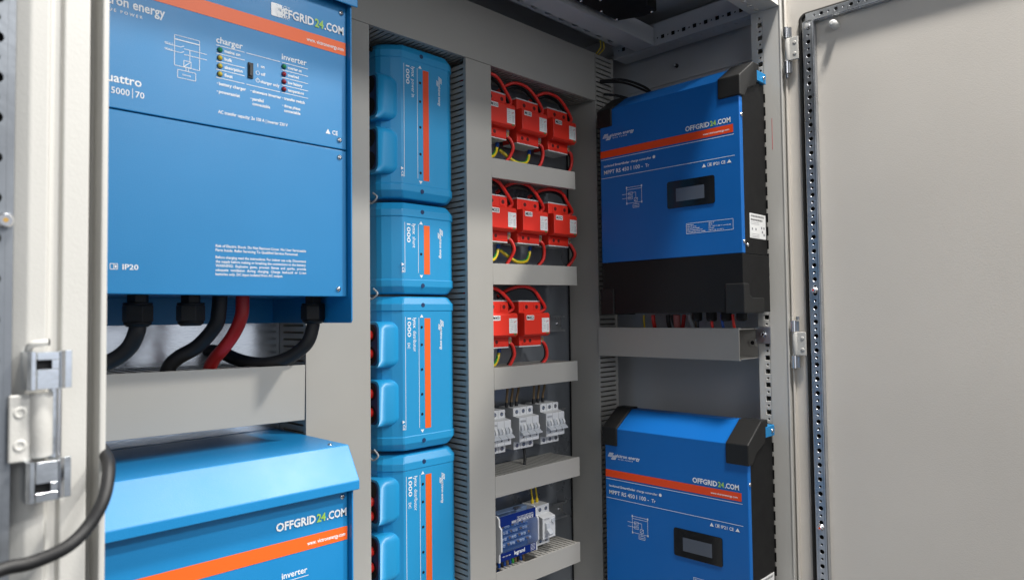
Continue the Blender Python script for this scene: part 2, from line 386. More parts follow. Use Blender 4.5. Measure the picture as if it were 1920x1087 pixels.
# perforated door rails (vertical, then top)
mb = MB(); zt = .567; Hd = zt-ZB-.03
mb.box((1.3695, .5230, ZB+.03), (1.3710, .5265, zt), 'zinc'); mb.box((1.3695, .5385, ZB+.03), (1.3710, .5430, zt), 'zinc')
perf(mb, (1.3695, .5265, ZB+.03), (0, 0, 1), (0, 1, 0), .012, Hd, hole_row(Hd, (-.02-ZB-.03) % .0273, .0273, .0080, .0042, 'ro', .012, .009), -.0015, 'zinc')
mb.box((1.3711, .5218, ZB+.03), (1.3846, .5229, zt), 'zinc'); mb.box((1.3711, .5431, ZB+.03), (1.3846, .5442, zt), 'zinc')
mb.box((1.382, .5231, ZB+.03), (1.3845, .543, zt), 'black_hole'); mb.build('perforated_rail', do, .0006, 1)
mb = MB()
mb.box((1.3695, .0, .5795), (1.3710, .537, .5822), 'zinc'); mb.box((1.3695, .0, .5655), (1.3710, .537, .5702), 'zinc')
perf(mb, (1.3695, .001, .5702), (0, 1, 0), (0, 0, 1), .0093, .536, hole_row(.536, .014, .0273, .0066, .0034, 'ro', .0093, .008), .0015, 'zinc')
mb.box((1.3711, .0, .5640), (1.3846, .5215, .5652), 'zinc'); mb.box((1.382, .0, .5660), (1.3845, .5365, .580), 'black_hole')
mb.build('perforated_rail', do, .0006, 1)
for y_, z_ in ((.5325, .041), (.5325, -.4105)):
    mb = MB(); mb.lathe((1.3697, y_, z_), (-1, 0, 0), [(.0062, 0), (.0062, .002), (.0048, .0024), (.0048, .0085), (.0034, .0095)], 'chrome', 16)
    mb.cyl((1.3601, y_, z_), (1.3600, y_, z_), .0022, 'orange_print', n=10); mb.build('bolt', do)
mb = MB(); mb.lathe((1.3697, .5330, .557), (-1, 0, 0), [(.0065, 0), (.0065, .002), (.0045, .003), (.0045, .006)], 'chrome', 12); mb.build('bolt', do)
mb = MB(); mb.lathe((1.3849, .485, .5475), (-1, 0, 0), [(.0075, 0), (.0070, .018), (.0058, .021), (.003, .022)], 'nylon_white', 20); mb.build('stud', do)
# right hinges
def right_hinge(zc, bolt_below):
    h = MB(); X = 1.3665
    h.box((X+.004, .553, zc-.023), (X+.0085, .5725, zc+.023), 'powder_paint')
    h.cyl((X+.006, .5745, zc-.0225), (X+.006, .5745, zc+.0225), .0052, 'powder_paint')
    o = h.build('hinge', cab, .0012, 2)
    k = MB()
    for a, b in ((zc+.0235, zc+.0455), (zc-.0475, zc-.0235)):
        k.cyl((X+.005, .5770, a), (X+.005, .5770, b), .0056, 'chrome'); k.box((X+.006, .567, a+.001), (X+.010, .577, b-.001), 'zinc')
    k.build('hinge_barrel', o)
    for dz in (.011, -.011):
        q = MB(); q.lathe((X+.0038, .5595, zc+dz), (-1, 0, 0), [(.0036, 0), (.0034, .0006), (.002, .001)], 'powder_paint', 14); q.build('bolt', o)
    q = MB(); zb = zc-.052 if bolt_below else zc+.050
    q.cyl((X+.007, .569 if not bolt_below else .577, zb-.0035), (X+.007, .569 if not bolt_below else .577, zb+.0035), .0032, 'zinc'); q.build('hinge_pin', o)
right_hinge(.522, True); right_hinge(-.063, False)
mb = MB(); mb.box((SWX-.0003, .6098, .328), (SWX-.0001, .6106, .392), 'ink_red'); o = mb.build('red_pen_mark', cab)

# ---- left door, swung right back; only its hinge side shows
mb = MB(); mb.box((-.35, .5905, ZB), (.1185, .5935, .66), 'powder_paint'); mb.box((.1186, .5895, ZB), (.1208, .600, .66), 'powder_paint')
ld = mb.build('door', cab, .001); ld['label'] = 'left door swung right back, only its hinge edge showing'
mb = MB(); hrl = hole_row(1.6, .02, .0273, .0080, .004, 'ro', .012, .009)
perf(mb, (.0820, .5735, ZB+.03), (0, 0, 1), (1, 0, 0), .012, 1.55, hrl, .0015, 'dark_plate'); mb.box((.0941, .5735, ZB+.03), (.0985, .5750, .63), 'dark_plate')  # rail coloured dark to paint in the shadow at this edge
mb.box((.078, .5735, ZB+.03), (.0819, .5750, .63), 'dark_plate'); mb.box((.0972, .5751, ZB+.03), (.0985, .59, .63), 'dark_plate'); mb.box((.082, .586, ZB+.03), (.098, .59, .63), 'black_hole')
mb.build('perforated_rail', ld)
mb = MB(); mb.lathe((.0935, .5733, .0675), (0, -1, 0), [(.0052, 0), (.0052, .003), (.0038, .0045)], 'chrome', 16); mb.cyl((.0935, .5688, .0675), (.0935, .5686, .0675), .0016, 'brass', n=10); mb.build('bolt', ld)
# left hinge, close to the camera
hg = MB(); hg.box((.0965, .5690, -.0955), (.1105, .5720, -.0500), 'powder_paint')
hg.cyl((.1150, .5715, -.0935), (.1150, .5715, -.0495), .0072, 'powder_paint')
ho = hg.build('hinge', cab, .0022, 3); ho['label'] = 'large plated hinge on the near left post'
def clip(z0, z1, slot_z):
    k = MB(); y = .5605
    k.prism([(.1055, .586), (.1055, y+.003), (.1075, y+.0005), (.1100, y), (.1105, y+.003), (.1080, y+.0045), (.1078, .586)], 'z', z0, z1, 'bright_zinc')
    k.prism([(.1108, y+.0035), (.1108, y), (.1235, y), (.1235, y+.0035)], 'z', z0+.0005, slot_z-.0032, 'bright_zinc')
    k.prism([(.1108, y+.0035), (.1108, y), (.1235, y), (.1235, y+.0035)], 'z', slot_z+.0032, z1-.0005, 'bright_zinc')
    k.box((.1192, y, slot_z-.0031), (.1235, y+.0035, slot_z+.0031), 'bright_zinc'); k.box((.1108, y+.0042, slot_z-.007), (.1230, y+.0046, slot_z+.007), 'black_plastic')
    k.prism([(.1236, y+.0032), (.1240, y+.0002), (.1262, y+.0045), (.1285, y+.0060), (.1325, y+.0060), (.1325, y+.0090), (.1275, y+.0090)], 'z', z0, z1, 'bright_zinc')
    k.build('hinge_clip', ho, .0011, 3, 40)
clip(-.0470, -.0210, -.0300); clip(-.1225, -.0950, -.1130)
mb = MB(); mb.cyl((.1232, .5745, -.096), (.1232, .5745, -.046), .0032, 'bright_zinc'); mb.cyl((.1272, .577, -.096), (.1272, .577, -.046), .0018, 'chrome'); mb.build('hinge_pin', ho)
mb = MB(); mb.tube([(.1080, .574, -.021), (.1085, .568, -.0165), (.113, .566, -.0155), (.1175, .566, -.0150)], .0024, 'powder_paint', 10); mb.cyl((.1176, .566, -.0150), (.1188, .566, -.0150), .0023, 'grey_black_plastic', n=12); mb.build('hinge_pin', ho)
for z_ in (-.062, -.084):
    mb = MB(); mb.lathe((.1030, .5689, z_), (0, -1, 0), [(.0042, 0), (.0036, .0005), (.0022, .0006), (.0018, .0001)], 'powder_paint', 16); mb.build('bolt', ho)

# ================================================================== CABLE DUCTS
def duct(name, label, org, length, width, depth, axis, rz=0, cover_t=.0022, pitch=.0112, slots=(1, 1), group='cable ducts with slotted sides', open_end=False, ry=0, skip=(), fill=.70):
    """axis 'v': runs up z, width along x. axis 'h': runs along x, width along z. front at y=0."""
    t = thing(name, label, 'cable duct', org, rz, group, ry)
    def P(a, w, y): return (w, y, a) if axis == 'v' else (a, y, w)
    c = MB(); c.box(P(0, 0, 0), P(length, width, cover_t), 'duct_grey')
    for w in (0, width): c.box(P(0, w if w == 0 else w-.0008, cover_t+.0002), P(length, w+(.0018 if w == 0 else 0), .0034 if w else .008), 'duct_grey')
    c.build('cover', t, .0009, 2)
    b = MB(); b.box(P(0, .0021, depth-.0022), P(length, width-.0036, depth-.0004), 'duct_grey')
    for side, w0, w1 in ((0, .0020, .0038), (1, width-.0034, width-.0010)):
        b.box(P(0, w0, depth-.012), P(length, w1, depth-.0024), 'duct_grey')
        if slots[side]:
            n = int(length/pitch)
            for i in range(n):
                if (side, i) in skip: continue
                a = i*pitch+pitch*.14; b.box(P(a, w0, .0036), P(a+pitch*fill, w1, depth-.0121), 'duct_grey')
                b.box(P(a-pitch*.02, w0-.0002 if side == 0 else w0, .0036), P(a+pitch*(fill+.04), w1 if side == 0 else w1+.0002, .0065), 'duct_grey')
        else: b.box(P(0, w0, .0024), P(length, w1, depth-.0121), 'duct_grey')
    b.build('slotted_body', t)
    return t
DY = 1.0; DD = .0895
duct('cable_duct', 'wide vertical grey duct just right of the two big inverters', (.5515, DY, ZB+.03), .4990-ZB-.03, .1190, DD, 'v')
duct('cable_duct', 'narrow vertical grey duct between the blue busbar column and the red modules', (.8911, DY, ZB+.03), .4990-ZB-.03, .0669, DD, 'v')
duct('cable_duct', 'broad horizontal grey duct across the top of the cabinet', (.06, DY, .4998), 1.2965-.06, .1130, DD, 'h')
E_ = .9584
duct('cable_duct', 'short grey duct directly under the top row of three red modules', (E_, DY, .2745), 1.2188-E_, .0392, DD, 'h', ry=-rad(1.5))
duct('cable_duct', 'short grey duct directly under the second row of three red modules', (E_, DY, .0607), 1.2195-E_, .0420, DD, 'h', ry=-rad(.9))
duct('cable_duct', 'short grey duct above the white breakers and under the lowest two red modules', (E_, DY, -.1475), 1.2167-E_, .0435, DD, 'h')
duct('cable_duct', 'short grey duct directly under the white breakers', (E_, DY, -.3585), 1.2190-E_, .0412, DD, 'h')
duct('cable_duct', 'short grey duct at the foot of the blue distribution block', (E_, DY, -.5465), 1.2165-E_, .0430, DD, 'h', skip=[(1, i) for i in (8, 9, 10)]+[(1, 0), (1, 1)])
duct('cable_duct', 'grey horizontal duct between the upper and the lower big inverter', (.0700, .955, -.1452), .5245-.07, .0812, .1345, 'h', pitch=.0165, fill=.52, ry=rad(.85))
# ducts of the right hand wall: rz=-90deg turns local x to -Y and local y to +X
WR = -math.pi/2
duct('cable_duct', 'tall grey corner duct between the back plate and the right wall', (1.2975, 1.0893, ZB+.03), .615-ZB-.03, .0890, .0755, 'v', rz=WR)
dz = thing('cable_duct', 'open ended grey duct below the upper blue and black charge controller', 'cable duct', (1.2900, .9980, -.0955), WR, 'cable ducts with slotted sides')
c = MB(); c.box((0, 0, 0), (.3475, .0020, .0645), 'duct_grey'); c.box((0, .0021, .0627), (.3475, .008, .0645), 'duct_grey'); c.box((0, .0021, 0), (.3475, .008, .0018), 'duct_grey'); c.build('cover', dz, .0008, 2)
b = MB(); b.box((0, .0795, .002), (.3475, .0813, .0625), 'duct_grey'); b.box((0, .0085, .002), (.3475, .0794, .0036), 'duct_grey'); b.box((0, .070, .0607), (.3475, .0794, .0623), 'duct_grey')
for i in range(28): b.box((i*.0124+.001, .0081, .0609), (i*.0124+.0095, .0699, .0624), 'duct_grey')
b.box((.332, .075, .026), (.345, .0794, .040), 'duct_grey'); b.cyl((.3385, .0749, .033), (.3385, .0748, .033), .0042, 'black_hole', n=16)
b.build('slotted_body', dz)
br = thing('mounting_bracket', 'small zinc bracket bolted to the punched post at the open duct end', 'bracket', (1.3705, .6495, -.052))
m_ = MB(); m_.box((-.0025, -.027, -.012), (.0005, .004, .022), 'zinc'); m_.build('plate', br, .0008)
m_ = MB(); m_.lathe((-.0026, -.013, .007), (-1, 0, 0), [(.0068, 0), (.0068, .0015), (.0050, .0016), (.0050, .006), (.0030, .006), (.0028, .004)], 'chrome', 6); m_.cyl((-.0069, -.013, .007), (-.0070, -.013, .007), .0022, 'black_hole', n=10); m_.build('bolt', br)

dark_tubes = MB()  # dark tubes added inside the duct to blacken its slots
for i, (yy, zz) in enumerate(((1.00, -.090), (1.03, -.085), (1.06, -.092), (.985, -.115), (1.02, -.118), (1.055, -.120))):
    dark_tubes.tube([(.08, yy, zz), (.25, yy+.004, zz-.003), (.40, yy-.004, zz-.004), (.515, yy, zz-.006)], .0165, 'rubber', 10, 4)
tag(dark_tubes.build('slot_filler'), 'dark filler tubes added to darken the slots of the duct between the big inverters', 'filler')
# ================================================================== BIG INVERTERS
QX = .184
def q_print(variant):
    P = MB(); y = .0094; wt = 'white_print'
    def X(x): return x-QX
    P.rect(X(.187), .3716, X(.5368), .3900, y, 'orange_print')
    y2 = y-.0002
    P.text('www. victronenergy.com', X(.5335), .3775, .058, .0052, y2, wt, .01, align='R')
    P.text('victron energy', X(.2165), .3540, .0760, .0115, y, wt, .02)
    P.text('B L U E   P O W E R', X(.2250), .3455, .043, .0035, y, wt, .0)
    P.text('Quattro', X(.2195), .2660, .0480, .0105, y, wt, .015)
    P.text('48', X(.2190), .2530, .0100, .0075, y, wt); P.line(X(.2325), .2510, X(.2325), .2625, .0007, y, wt); P.text('5000', X(.2360), .2530, .0190, .0075, y, wt); P.line(X(.2580), .2510, X(.2580), .2625, .0007, y, wt); P.text('70', X(.2610), .2530, .0095, .0075, y, wt)
    # block diagram
    w = .0006
    P.outline(X(.3033), .3010, X(.3325), .3375, w, y, wt); P.line(X(.3033), .3325, X(.3325), .3325, w*1.8, y, wt)
    for z, e in ((.3243, .3415), (.3175, .3415)):
        P.line(X(.2930), z, X(.3108), z, w, y, wt); P.line(X(.3108), z+.0002, X(.3142), z+.002, w, y, wt); P.line(X(.3142), z-.0012, X(e), z-.0012, w, y, wt)
    P.text('AC in 1', X(.2920), .3250, .009, .0018, y, wt); P.text('AC in 2', X(.2920), .3180, .009, .0018, y, wt)
    P.line(X(.3210), .3230, X(.3210), .3090, w, y, wt)
    P.outline(X(.3140), .3015, X(.3225), .3090, w, y, wt); P.line(X(.3140), .3015, X(.3225), .3090, w, y, wt)
    P.line(X(.3165), .3010, X(.3165), .2965, w, y, wt); P.line(X(.3195), .3010, X(.3195), .2965, w, y, wt)
    P.outline(X(.3070), .2870, X(.3280), .2965, w, y, wt); P.text('battery', X(.3175), .2908, .0095, .0021, y, wt, align='C')
    # charger / inverter legends
    P.text('charger', X(.3526), .3415, .0335, .0083, y, wt, .01)
    P.text('inverter', X(.4394), .3425, .0360, .0083, y, wt, .01)
    zl = [.3383, .3282, .3181, .3080, .2979]
    for i, z in enumerate(zl):
        P.line(X(.3526), z, X(.3888), z, .0007, y, wt); P.line(X(.4394), z, X(.4775), z, .0007, y, wt)
        if i in (0, 4): P.line(X(.3912), z, X(.4370), z, .0007, y, wt)
    for s_, z in zip(('mains on', 'bulk', 'absorption', 'float'), zl): P.text(s_, X(.3630), z-.0068, {'mains on': .0200, 'bulk': .0098, 'absorption': .0232, 'float': .0105}[s_], .0040, y, wt, .02)
    for s_, z in zip(('inverter on', 'overload', 'low battery', 'temperature'), zl): P.text(s_, X(.4480), z-.0068, {'inverter on': .0200, 'overload': .0158, 'low battery': .0212, 'temperature': .0232}[s_], .0040, y, wt, .02)
    P.line(X(.4062), .3235, X(.4062), .3283, .0008, y, wt); P.text('on', X(.4105), .3240, .0048, .0040, y, wt, .015)
    P.ring(X(.4062), .3160, .0027, .0006, y, wt); P.text('off', X(.4105), .3140, .0060, .0040, y, wt, .015)
    P.ring(X(.4062), .3062, .0027, .0006, y, wt); P.line(X(.4062), .3062, X(.4062), .3100, .0006, y, wt); P.text('charger only', X(.4098), .3040, .0262, .0040, y, wt, .015)
    for x, z, s_, w_ in ((.3536, .2890, 'battery charger', .0345), (.3536, .2790, 'powerassist', .0265), (.3965, .2890, 'sinewave inverter', .0395), (.3965, .2790, 'parallel', .0150), (.3965, .2728, 'connectable', .0240), (.4400, .2890, 'transfer switch', .0300), (.4400, .2790, 'three phase', .0235), (.4400, .2728, 'connectable', .0235)):
        if s_ != 'connectable': P.disc(X(x+.0006), z+.0018, .0006, y, wt, 8)
        P.text(s_, X(x+.0026), z, w_, .0041, y, wt, .02)
    P.text('AC transfer capacity: 2x 100 A | inverter 230 V', X(.3552), .2535, .0925, .0043, y, wt, .008)
    # approval marks
    P.text('CE', X(.5148), .2550, .0085, .0062, y, wt, .01)
    a, b, c_ = (X(.5042), .2550), (X(.5118), .2550), (X(.5080), .2618)
    P.quad([(a[0], y, a[1]), (b[0], y, b[1]), (c_[0], y, c_[1])], wt)
    # lower panel
    P.text('IP20', X(.2490), .0560, .0165, .0062, y, wt, .01)
    P.outline(X(.2365), .0560, X(.2440), .0620, .0007, y, wt); P.line(X(.2403), .0560, X(.2403), .0620, .0007, y, wt); P.rect(X(.2413), .0575, X(.2430), .0605, y, wt)
    for p_, q_ in (((.2252, .0560), (.2328, .0560)), ((.2252, .0560), (.2290, .0626)), ((.2290, .0626), (.2328, .0560))): P.line(X(p_[0]), p_[1], X(q_[0]), q_[1], .0008, y, wt)
    P.line(X(.2290), .0575, X(.2290), .0604, .0007, y, wt)
    T = (('Risk of Electric Shock. Do Not Remove Cover. No User Serviceable', 1), ('Parts Inside. Refer Servicing To Qualified Service Personnel.', .905), (None, 0),
         ('Before charging read the instructions. For indoor use only. Disconnect', 1), ('the supply before making or breaking the connections to the battery.', 1),
         ('WARNING:  Explosive  gases,  prevent  flames  and  sparks,  provide', 1), ('adequate  ventilation  during  charging.  Charge  lead-acid  or  Li-ion', 1), ('batteries only. DC input isolated from AC output.', .725))
    z = .0908
    for s_, k in T:
        if s_: P.text(s_, X(.3528), z-.0032, .1215*k, .0034, y, wt, .012)
        z -= .0052 if s_ else .0036
    return P
def sticker(P, x0, x1, z, cap, y, wt='white_print'):
    w = x1-x0
    P.text('OFFGRID', x0, z, w*.545, cap, y, wt, .042); P.text('24', x0+w*.560, z, w*.130, cap, y, 'green_print', .042); P.text('.COM', x0+w*.705, z, w*.295, cap, y, wt, .042)
def inverter(z0, label, speckled):
    t = thing('inverter_charger', label, 'inverter', (QX, .85, z0), 0, 'big blue wall mounted inverter chargers')
    R_ = .3570
    b = MB()
    for x0, x1 in ((0, .0025), (R_-.0025, R_)):
        prof = [(.0, -.0050), (.003, -.0085), (.2355, -.0085), (.2355, .498), (.024, .498), (.0, .442)]
        b.prism(prof, 'x', x0, x1, 'blue_paint')
    b.box((.0026, .2330, -.0085), (R_-.0026, .2355, .498), 'blue_paint'); b.box((.0026, .0145, .030), (R_-.0026, .2329, .0325), 'blue_paint')
    b.build('housing', t, .0008, 2)
    f = MB(); f.box((.0030, .0098, .2366), (R_-.0030, .0140, .4470), 'blue_paint'); f.build('front_panel', t, .0010, 2)
    f = MB(); f.box((.0030, .0098, .0285), (R_-.0030, .0140, .2350), 'blue_paint'); f.build('front_panel', t, .0010, 2)
    # sloping top hood: flat top, slope, short vertical lip
    hp = [(-.005, .4405), (-.005, .4530), (.0235, .4990), (.2350, .4990), (.2350, .4965), (.0245, .4965), (-.0025, .4520), (-.0025, .4405)]
    h = MB(); h.prism(hp, 'x', -.0070, R_+.0070, 'blue_paint'); h.build('hood', t, .0012, 2, 20)
    q_print(0).build('printed_text', t)
    P = MB(); y = .0090
    if speckled:
        P2 = MB(); P2.quad([(x, y+.0001, z) for x, z in rrect(.4243-QX, .3975, .4780-QX, .4150, .0015)], 'speckled_sticker'); so = P2.build('sticker_film', t); so['label'] = 'speckled white patch over the start of the lettering'
        sticker(P, .4300-QX, .5330-QX, .4005, .0115, y-.0003)
    else: sticker(P, .4314-QX, .5354-QX, .4050, .0108, y)
    P.build('sticker_lettering', t)
    for x, z in ((.5293, .4315), (.5262, .2490), (.5262, .2246), (.5240, .0390)): screw_mb((x-QX, .0098, z), (0, -1, 0), .0038).build('screw', t)
    screw_mb((.5398-.012-QX, .040, .4990), (0, 0, 1), .0032).build('screw', t)
    zs = [.3332, .3231, .3130, .3029]
    for x, cols in ((.3572, ('led_green', 'led_yellow', 'led_yellow', 'led_yellow')), (.4424, ('led_green', 'led_red', 'led_red', 'led_red'))):
        for z, c_ in zip(zs, cols):
            l = MB(); l.lathe((x-QX, .0097, z), (0, -1, 0), [(.0036, 0), (.0036, .0007), (.0031, .0009)], 'gloss_black' if 0 else 'blue_dark_hole', 18)
            l.lathe((x-QX, .0089, z), (0, -1, 0), [(.0030, 0), (.0028, .0011), (.0020, .0021), (.0008, .0026)], c_, 16); l.build('indicator_light', t)
    s_ = MB(); s_.box((.3930-QX, .0097, .3065), (.3998-QX, .0080, .3268), 'black_plastic'); s_.box((.3944-QX, .0079, .3092), (.3984-QX, .0066, .3238), 'grey_black_plastic'); s_.build('rocker_switch', t, .0005)
    # cable glands under the box, hexagonal
    for gx in (.287, .350, .5245):
        gy = .080; g = MB()
        g.cyl((gx-QX, gy, .0300), (gx-QX, gy, .0205), .0125, 'grey_black_plastic', n=6, smooth=False); g.cyl((gx-QX, gy, .0204), (gx-QX, gy, .0170), .0165, 'black_plastic')
        g.cyl((gx-QX, gy, .0169), (gx-QX, gy, -.0030), .0175, 'grey_black_plastic', n=6, smooth=False, ph=.5); g.lathe((gx-QX, gy, -.0031), (0, 0, -1), [(.0160, 0), (.0155, .003), (.0120, .0062)], 'black_plastic', 20)
        g.build('cable_gland', t, .0006)
    # slotted vents in the underside skirt of the back wall
    v = MB()
    for i in range(5): v.box((.250+i*.002, .2322, .000+i*.0048), (.285+i*.002, .2328, .0012+i*.0048), 'blue_deep')
    v.build('vent_slot', t)
    return t
inverter(0, 'upper big blue inverter charger, cables leaving its underside and a speckled sticker above its stripe', True)
inverter(-.6805, 'lower big blue inverter charger whose sloping hood shows, cut off by the bottom edge', False)
def wire(name, label, pts, r, m, cat='cable', group=None, n=12, extra=None):
    b = MB(); b.tube(pts, r, m, n)
    if extra:
        for p_, r_, m_ in extra: b.tube(p_, r_, m_, n)
    return tag(b.build(name), label, cat, group)
gy = .93
wire('power_cable', 'thick black cable curving left out of the leftmost gland into the left edge', [(.287, gy, .000), (.286, gy, -.015), (.280, gy+.01, -.035), (.264, gy+.02, -.050), (.235, gy+.03, -.060), (.20, gy+.04, -.075), (.19, gy+.08, -.100)], .0098, 'rubber')
wire('power_cable', 'thick black cable bending down left beside the dark red one into the duct', [(.392, .94, .030), (.3905, .94, .010), (.3880, .945, -.010), (.3725, .965, -.037), (.3530, .980, -.052), (.3440, .990, -.067), (.343, 1.0, -.10)], .0098, 'rubber')
wire('power_cable', 'thick dark red cable curving down into the slotted duct', [(.4230, .94, .030), (.4215, .94, .003), (.4150, .950, -.022), (.4065, .966, -.043), (.4015, .985, -.059), (.4010, 1.000, -.078), (.401, 1.005, -.11)], .0090, 'deep_red_cable')
wire('power_cable', 'thick black cable sweeping left from the rightmost gland and ending in the duct', [(.5245, gy, .000), (.524, gy, -.014), (.517, .935, -.038), (.500, .955, -.058), (.478, .975, -.067), (.462, 1.00, -.066), (.452, 1.03, -.060), (.446, 1.055, -.053), (.441, 1.075, -.050), (.438, 1.0898, -.050)], .0098, 'rubber')
wire('power_cable', 'loose black cable looping in front of the near left post', [(.02, .520, -.166), (.0600, .532, -.160), (.0883, .540, -.1553), (.1051, .540, -.1550), (.1243, .540, -.1498), (.1382, .545, -.1400), (.1485, .550, -.1250), (.1550, .562, -.1085), (.1580, .580, -.1000), (.1590, .612, -.0930), (.1560, .64, -.0850), (.1500, .66, -.0800)], .0044, 'rubber')

# ================================================================== BUSBAR MODULES (Lynx-like boxes)
LX, LY = .719, 1.020
SEC = [(.0, .0695), (.0, .033), (.005, .024), (.018, .012), (.033, .001), (.036, 0), (.143, 0), (.148, .0012), (.161, .012), (.163, .016), (.163, .0695)]
def sec(ins, z, k=0.):
    out = []
    for x, y in SEC:
        cx = .0815
        x2 = x+(ins if x < cx else -ins); y2 = y+(ins if y < .05 else 0)
        out.append((x2-(k if x < cx else -k), y2-(k if y < .05 else 0), z))
    return out
def mark_logo(P, x, z, s, y, rot, m='white_print'):
    """two groups of wavy diagonal strokes side by side"""
    c, q = math.cos(rot), math.sin(rot)
    def pt(a, b): return (x+(a*c-b*q)*s, z+(a*q+b*c)*s)
    for g, (ox, oz, flip) in enumerate(((0, 0, 1), (.62, -.42, -1))):
        for i in range(4):
            a0 = ox+i*.21
            pp = [(a0-.20, oz-.30), (a0, oz+.05), (a0+.10, oz+.28), (a0+.22, oz+.30)] if flip > 0 else [(a0+.20, oz+.42), (a0, oz+.02), (a0-.10, oz-.20), (a0-.24, oz-.16)]
            for u, v in zip(pp, pp[1:]):
                A, B = pt(*u), pt(*v); P.line(A[0], A[1], B[0], B[1], .105*s, y, m)
def busbar(z0, ln, label, title, bumps, leds, cables, dc=False, tiny=False):
    t = thing('busbar_module', label, 'busbar box', (LX, LY, z0), 0, 'blue busbar boxes stacked in one column')
    b = MB(); cap = .0272
    b.loft([sec(.0008, cap-.001), sec(.0008, ln-cap+.001)], 'blue_plastic')
    o = b.build('housing', t, .0010, 2, 25)
    for a, d in ((0, 1), (ln, -1)):
        c_ = MB(); c_.loft([sec(.0085, a), sec(.0060, a+d*.002), sec(.0, a+d*.0135, .0004), sec(.0, a+d*(cap-.0015), .0006), sec(.0012, a+d*cap, .0004)], 'blue_plastic')
        c_.build('end_cap', t, .0012, 2, 22)
    for zz in (.0155, ln-.0155):
        h = MB(); h.cyl((.0790, .0024, zz), (.0790, -.0010, zz), .0040, 'blue_dark_hole', n=20); h.build('screw_hole', t)
    P = MB(); y = -.0004 if 0 else .0001; wt = 'white_print'; zt = ln-cap-.0125; zb = cap+.0095; y = -.0003+.0008
    P.rect(.0830, zb, .0965, zt, y, 'orange_print' if not tiny else 'red_orange_print')
    P.line(.0700, zb+.002, .0700, zt+.001, .0009, y, wt); P.line(.0395, zb+.002, .0395, zt+.003, .0009, y, wt)
    P.quad([(.0725, y, zt+.0015), (.0805, y, zt+.0015), (.0765, y, zt+.0072)], wt); P.quad([(.0725, y, zb-.0015), (.0805, y, zb-.0015), (.0765, y, zb-.0072)], wt)
    r_ = -math.pi/2
    P.text(title[0], .0570, zt+.0010, title[1], .0075, y, wt, .018, rot=r_); P.text(title[2], .0570, zt+.0010-title[1]-.0045, title[3], .0075, y, wt, .0, rot=r_)
    P.text('1000', .0445, zt+.0010, .0345, .0080, y, wt, .022, rot=r_)
    if dc: P.text('DC', .0445, zt-.0440, .0105, .0055, y, wt, .01, rot=r_)
    P.text('CE', .0330, zb+.0115, .0100, .0050, y, wt, .01, rot=r_); P.quad([(.0322, y, zb+.0195), (.0322, y, zb+.0135), (.0382, y, zb+.0165)], wt)
    mark_logo(P, .1240, zt-.0060, .0125, y, r_); P.text('victron energy', .1200, zt-.0210, .0385, .0058, y, wt, .018, rot=r_)
    P.build('printed_text', t)
    for k, zz in enumerate(leds):
        l = MB(); l.lathe((.0765, .0006, ln-zz), (0, -1, 0), [(.0026, 0), (.0022, .0008)], 'grey_black_plastic', 14); l.build('indicator_light', t)
    for (za, zc) in bumps:      # shrouds round the cable entries on the left flank
        s_ = MB(); y0, y1 = .0038, .0640
        pf = rrect(y0, za, y1, zc, .013, 5)
        rings = []
        for x, g in ((-.0150, .0), (-.0145, .0), (.0, -.0006), (.016, -.0006), (.028, .0022), (.038, .0080), (.044, .0140)):
            cy, cz = (y0+y1)/2, (za+zc)/2; rings.append([(x, cy+(u-cy)*(1-g/.029), cz+(v-cz)*(1-g/.040)) for u, v in pf])
        s_.loft(rings, 'blue_plastic', True, True); so = s_.build('cable_shroud', t, .0008, 2, 50)
        h = MB()
        hm = (za+zc)/2
        h.loft([[(q_, y_, z_) for y_, z_ in rrect(y0+.005, za+.004, y1-.003, zc-.004, .010, 5)] for q_ in (-.01515, -.0153)], 'blue_dark_hole')
        for zz in (za+(zc-za)*.27, za+(zc-za)*.76): h.cyl((-.0154, .028, zz), (-.0159, .028, zz), .0155, 'black_hole', n=24)
        h.build('cable_opening', so)
    r_ = MB(); r_.tube([(-.004, .050, ln-.002), (-.010, .030, ln-.004), (-.008, .018, ln+.005), (-.008, .030, ln+.014)], .0016, 'breaker_grey', 8) if not tiny else r_.cyl((-.003, .04, ln-.012), (-.006, .04, ln-.012), .004, 'black_hole')
    r_.build('clip', t)
    return t
L1 = busbar(.2136, .2830, 'top blue busbar box of the column, empty cable openings on its left', ('lynx', .0190, 'power in', .0330), [(.1395, .2200), (.0425, .1235)], (.0650, .1000, .1480, .1980, .2330), None, tiny=True)
L2 = busbar(.0400, .1665, 'shortest blue busbar box, second from the top of the column', ('lynx', .0190, 'shunt', .0200), [], (.0930,), None)
L3 = busbar(-.2415, .2770, 'blue busbar box third from the top with four short red cables at its left', ('lynx', .0190, 'distributor', .0380), [(.1510, .2320), (.0480, .1290)], (.0560, .0880, .1330, .1780, .2140), None, dc=True)
L4 = busbar(-.5280, .2790, 'lowest blue busbar box of the column, cut off by the bottom edge', ('lynx', .0190, 'distributor', .0380), [(.1640, .2430), (.0640, .1465)], (.0560, .0880, .1330, .1780, .2140), None, dc=True)
for z_, tilt, lab in ((-.0325, 0, 'topmost short red cable entering the third busbar box'), (-.0655, .002, 'second short red cable entering the third busbar box'), (-.1345, -.008, 'third short red cable entering the third busbar box'), (-.1680, 0, 'fourth short red cable entering the third busbar box'),
                      (-.3215, -.012, 'topmost short red cable entering the lowest busbar box'), (-.3480, 0, 'second short red cable entering the lowest busbar box'), (-.4090, 0, 'third short red cable entering the lowest busbar box'), (-.4360, -.004, 'bottommost short red cable entering the lowest busbar box')):
    wire('battery_cable', lab, [(.7040, 1.048, z_), (.6900, 1.046, z_+tilt*.5), (.668, 1.045, z_+tilt), (.640, 1.050, z_+tilt*1.5)], .0085, 'red_cable', group='short red cables at the busbar boxes')

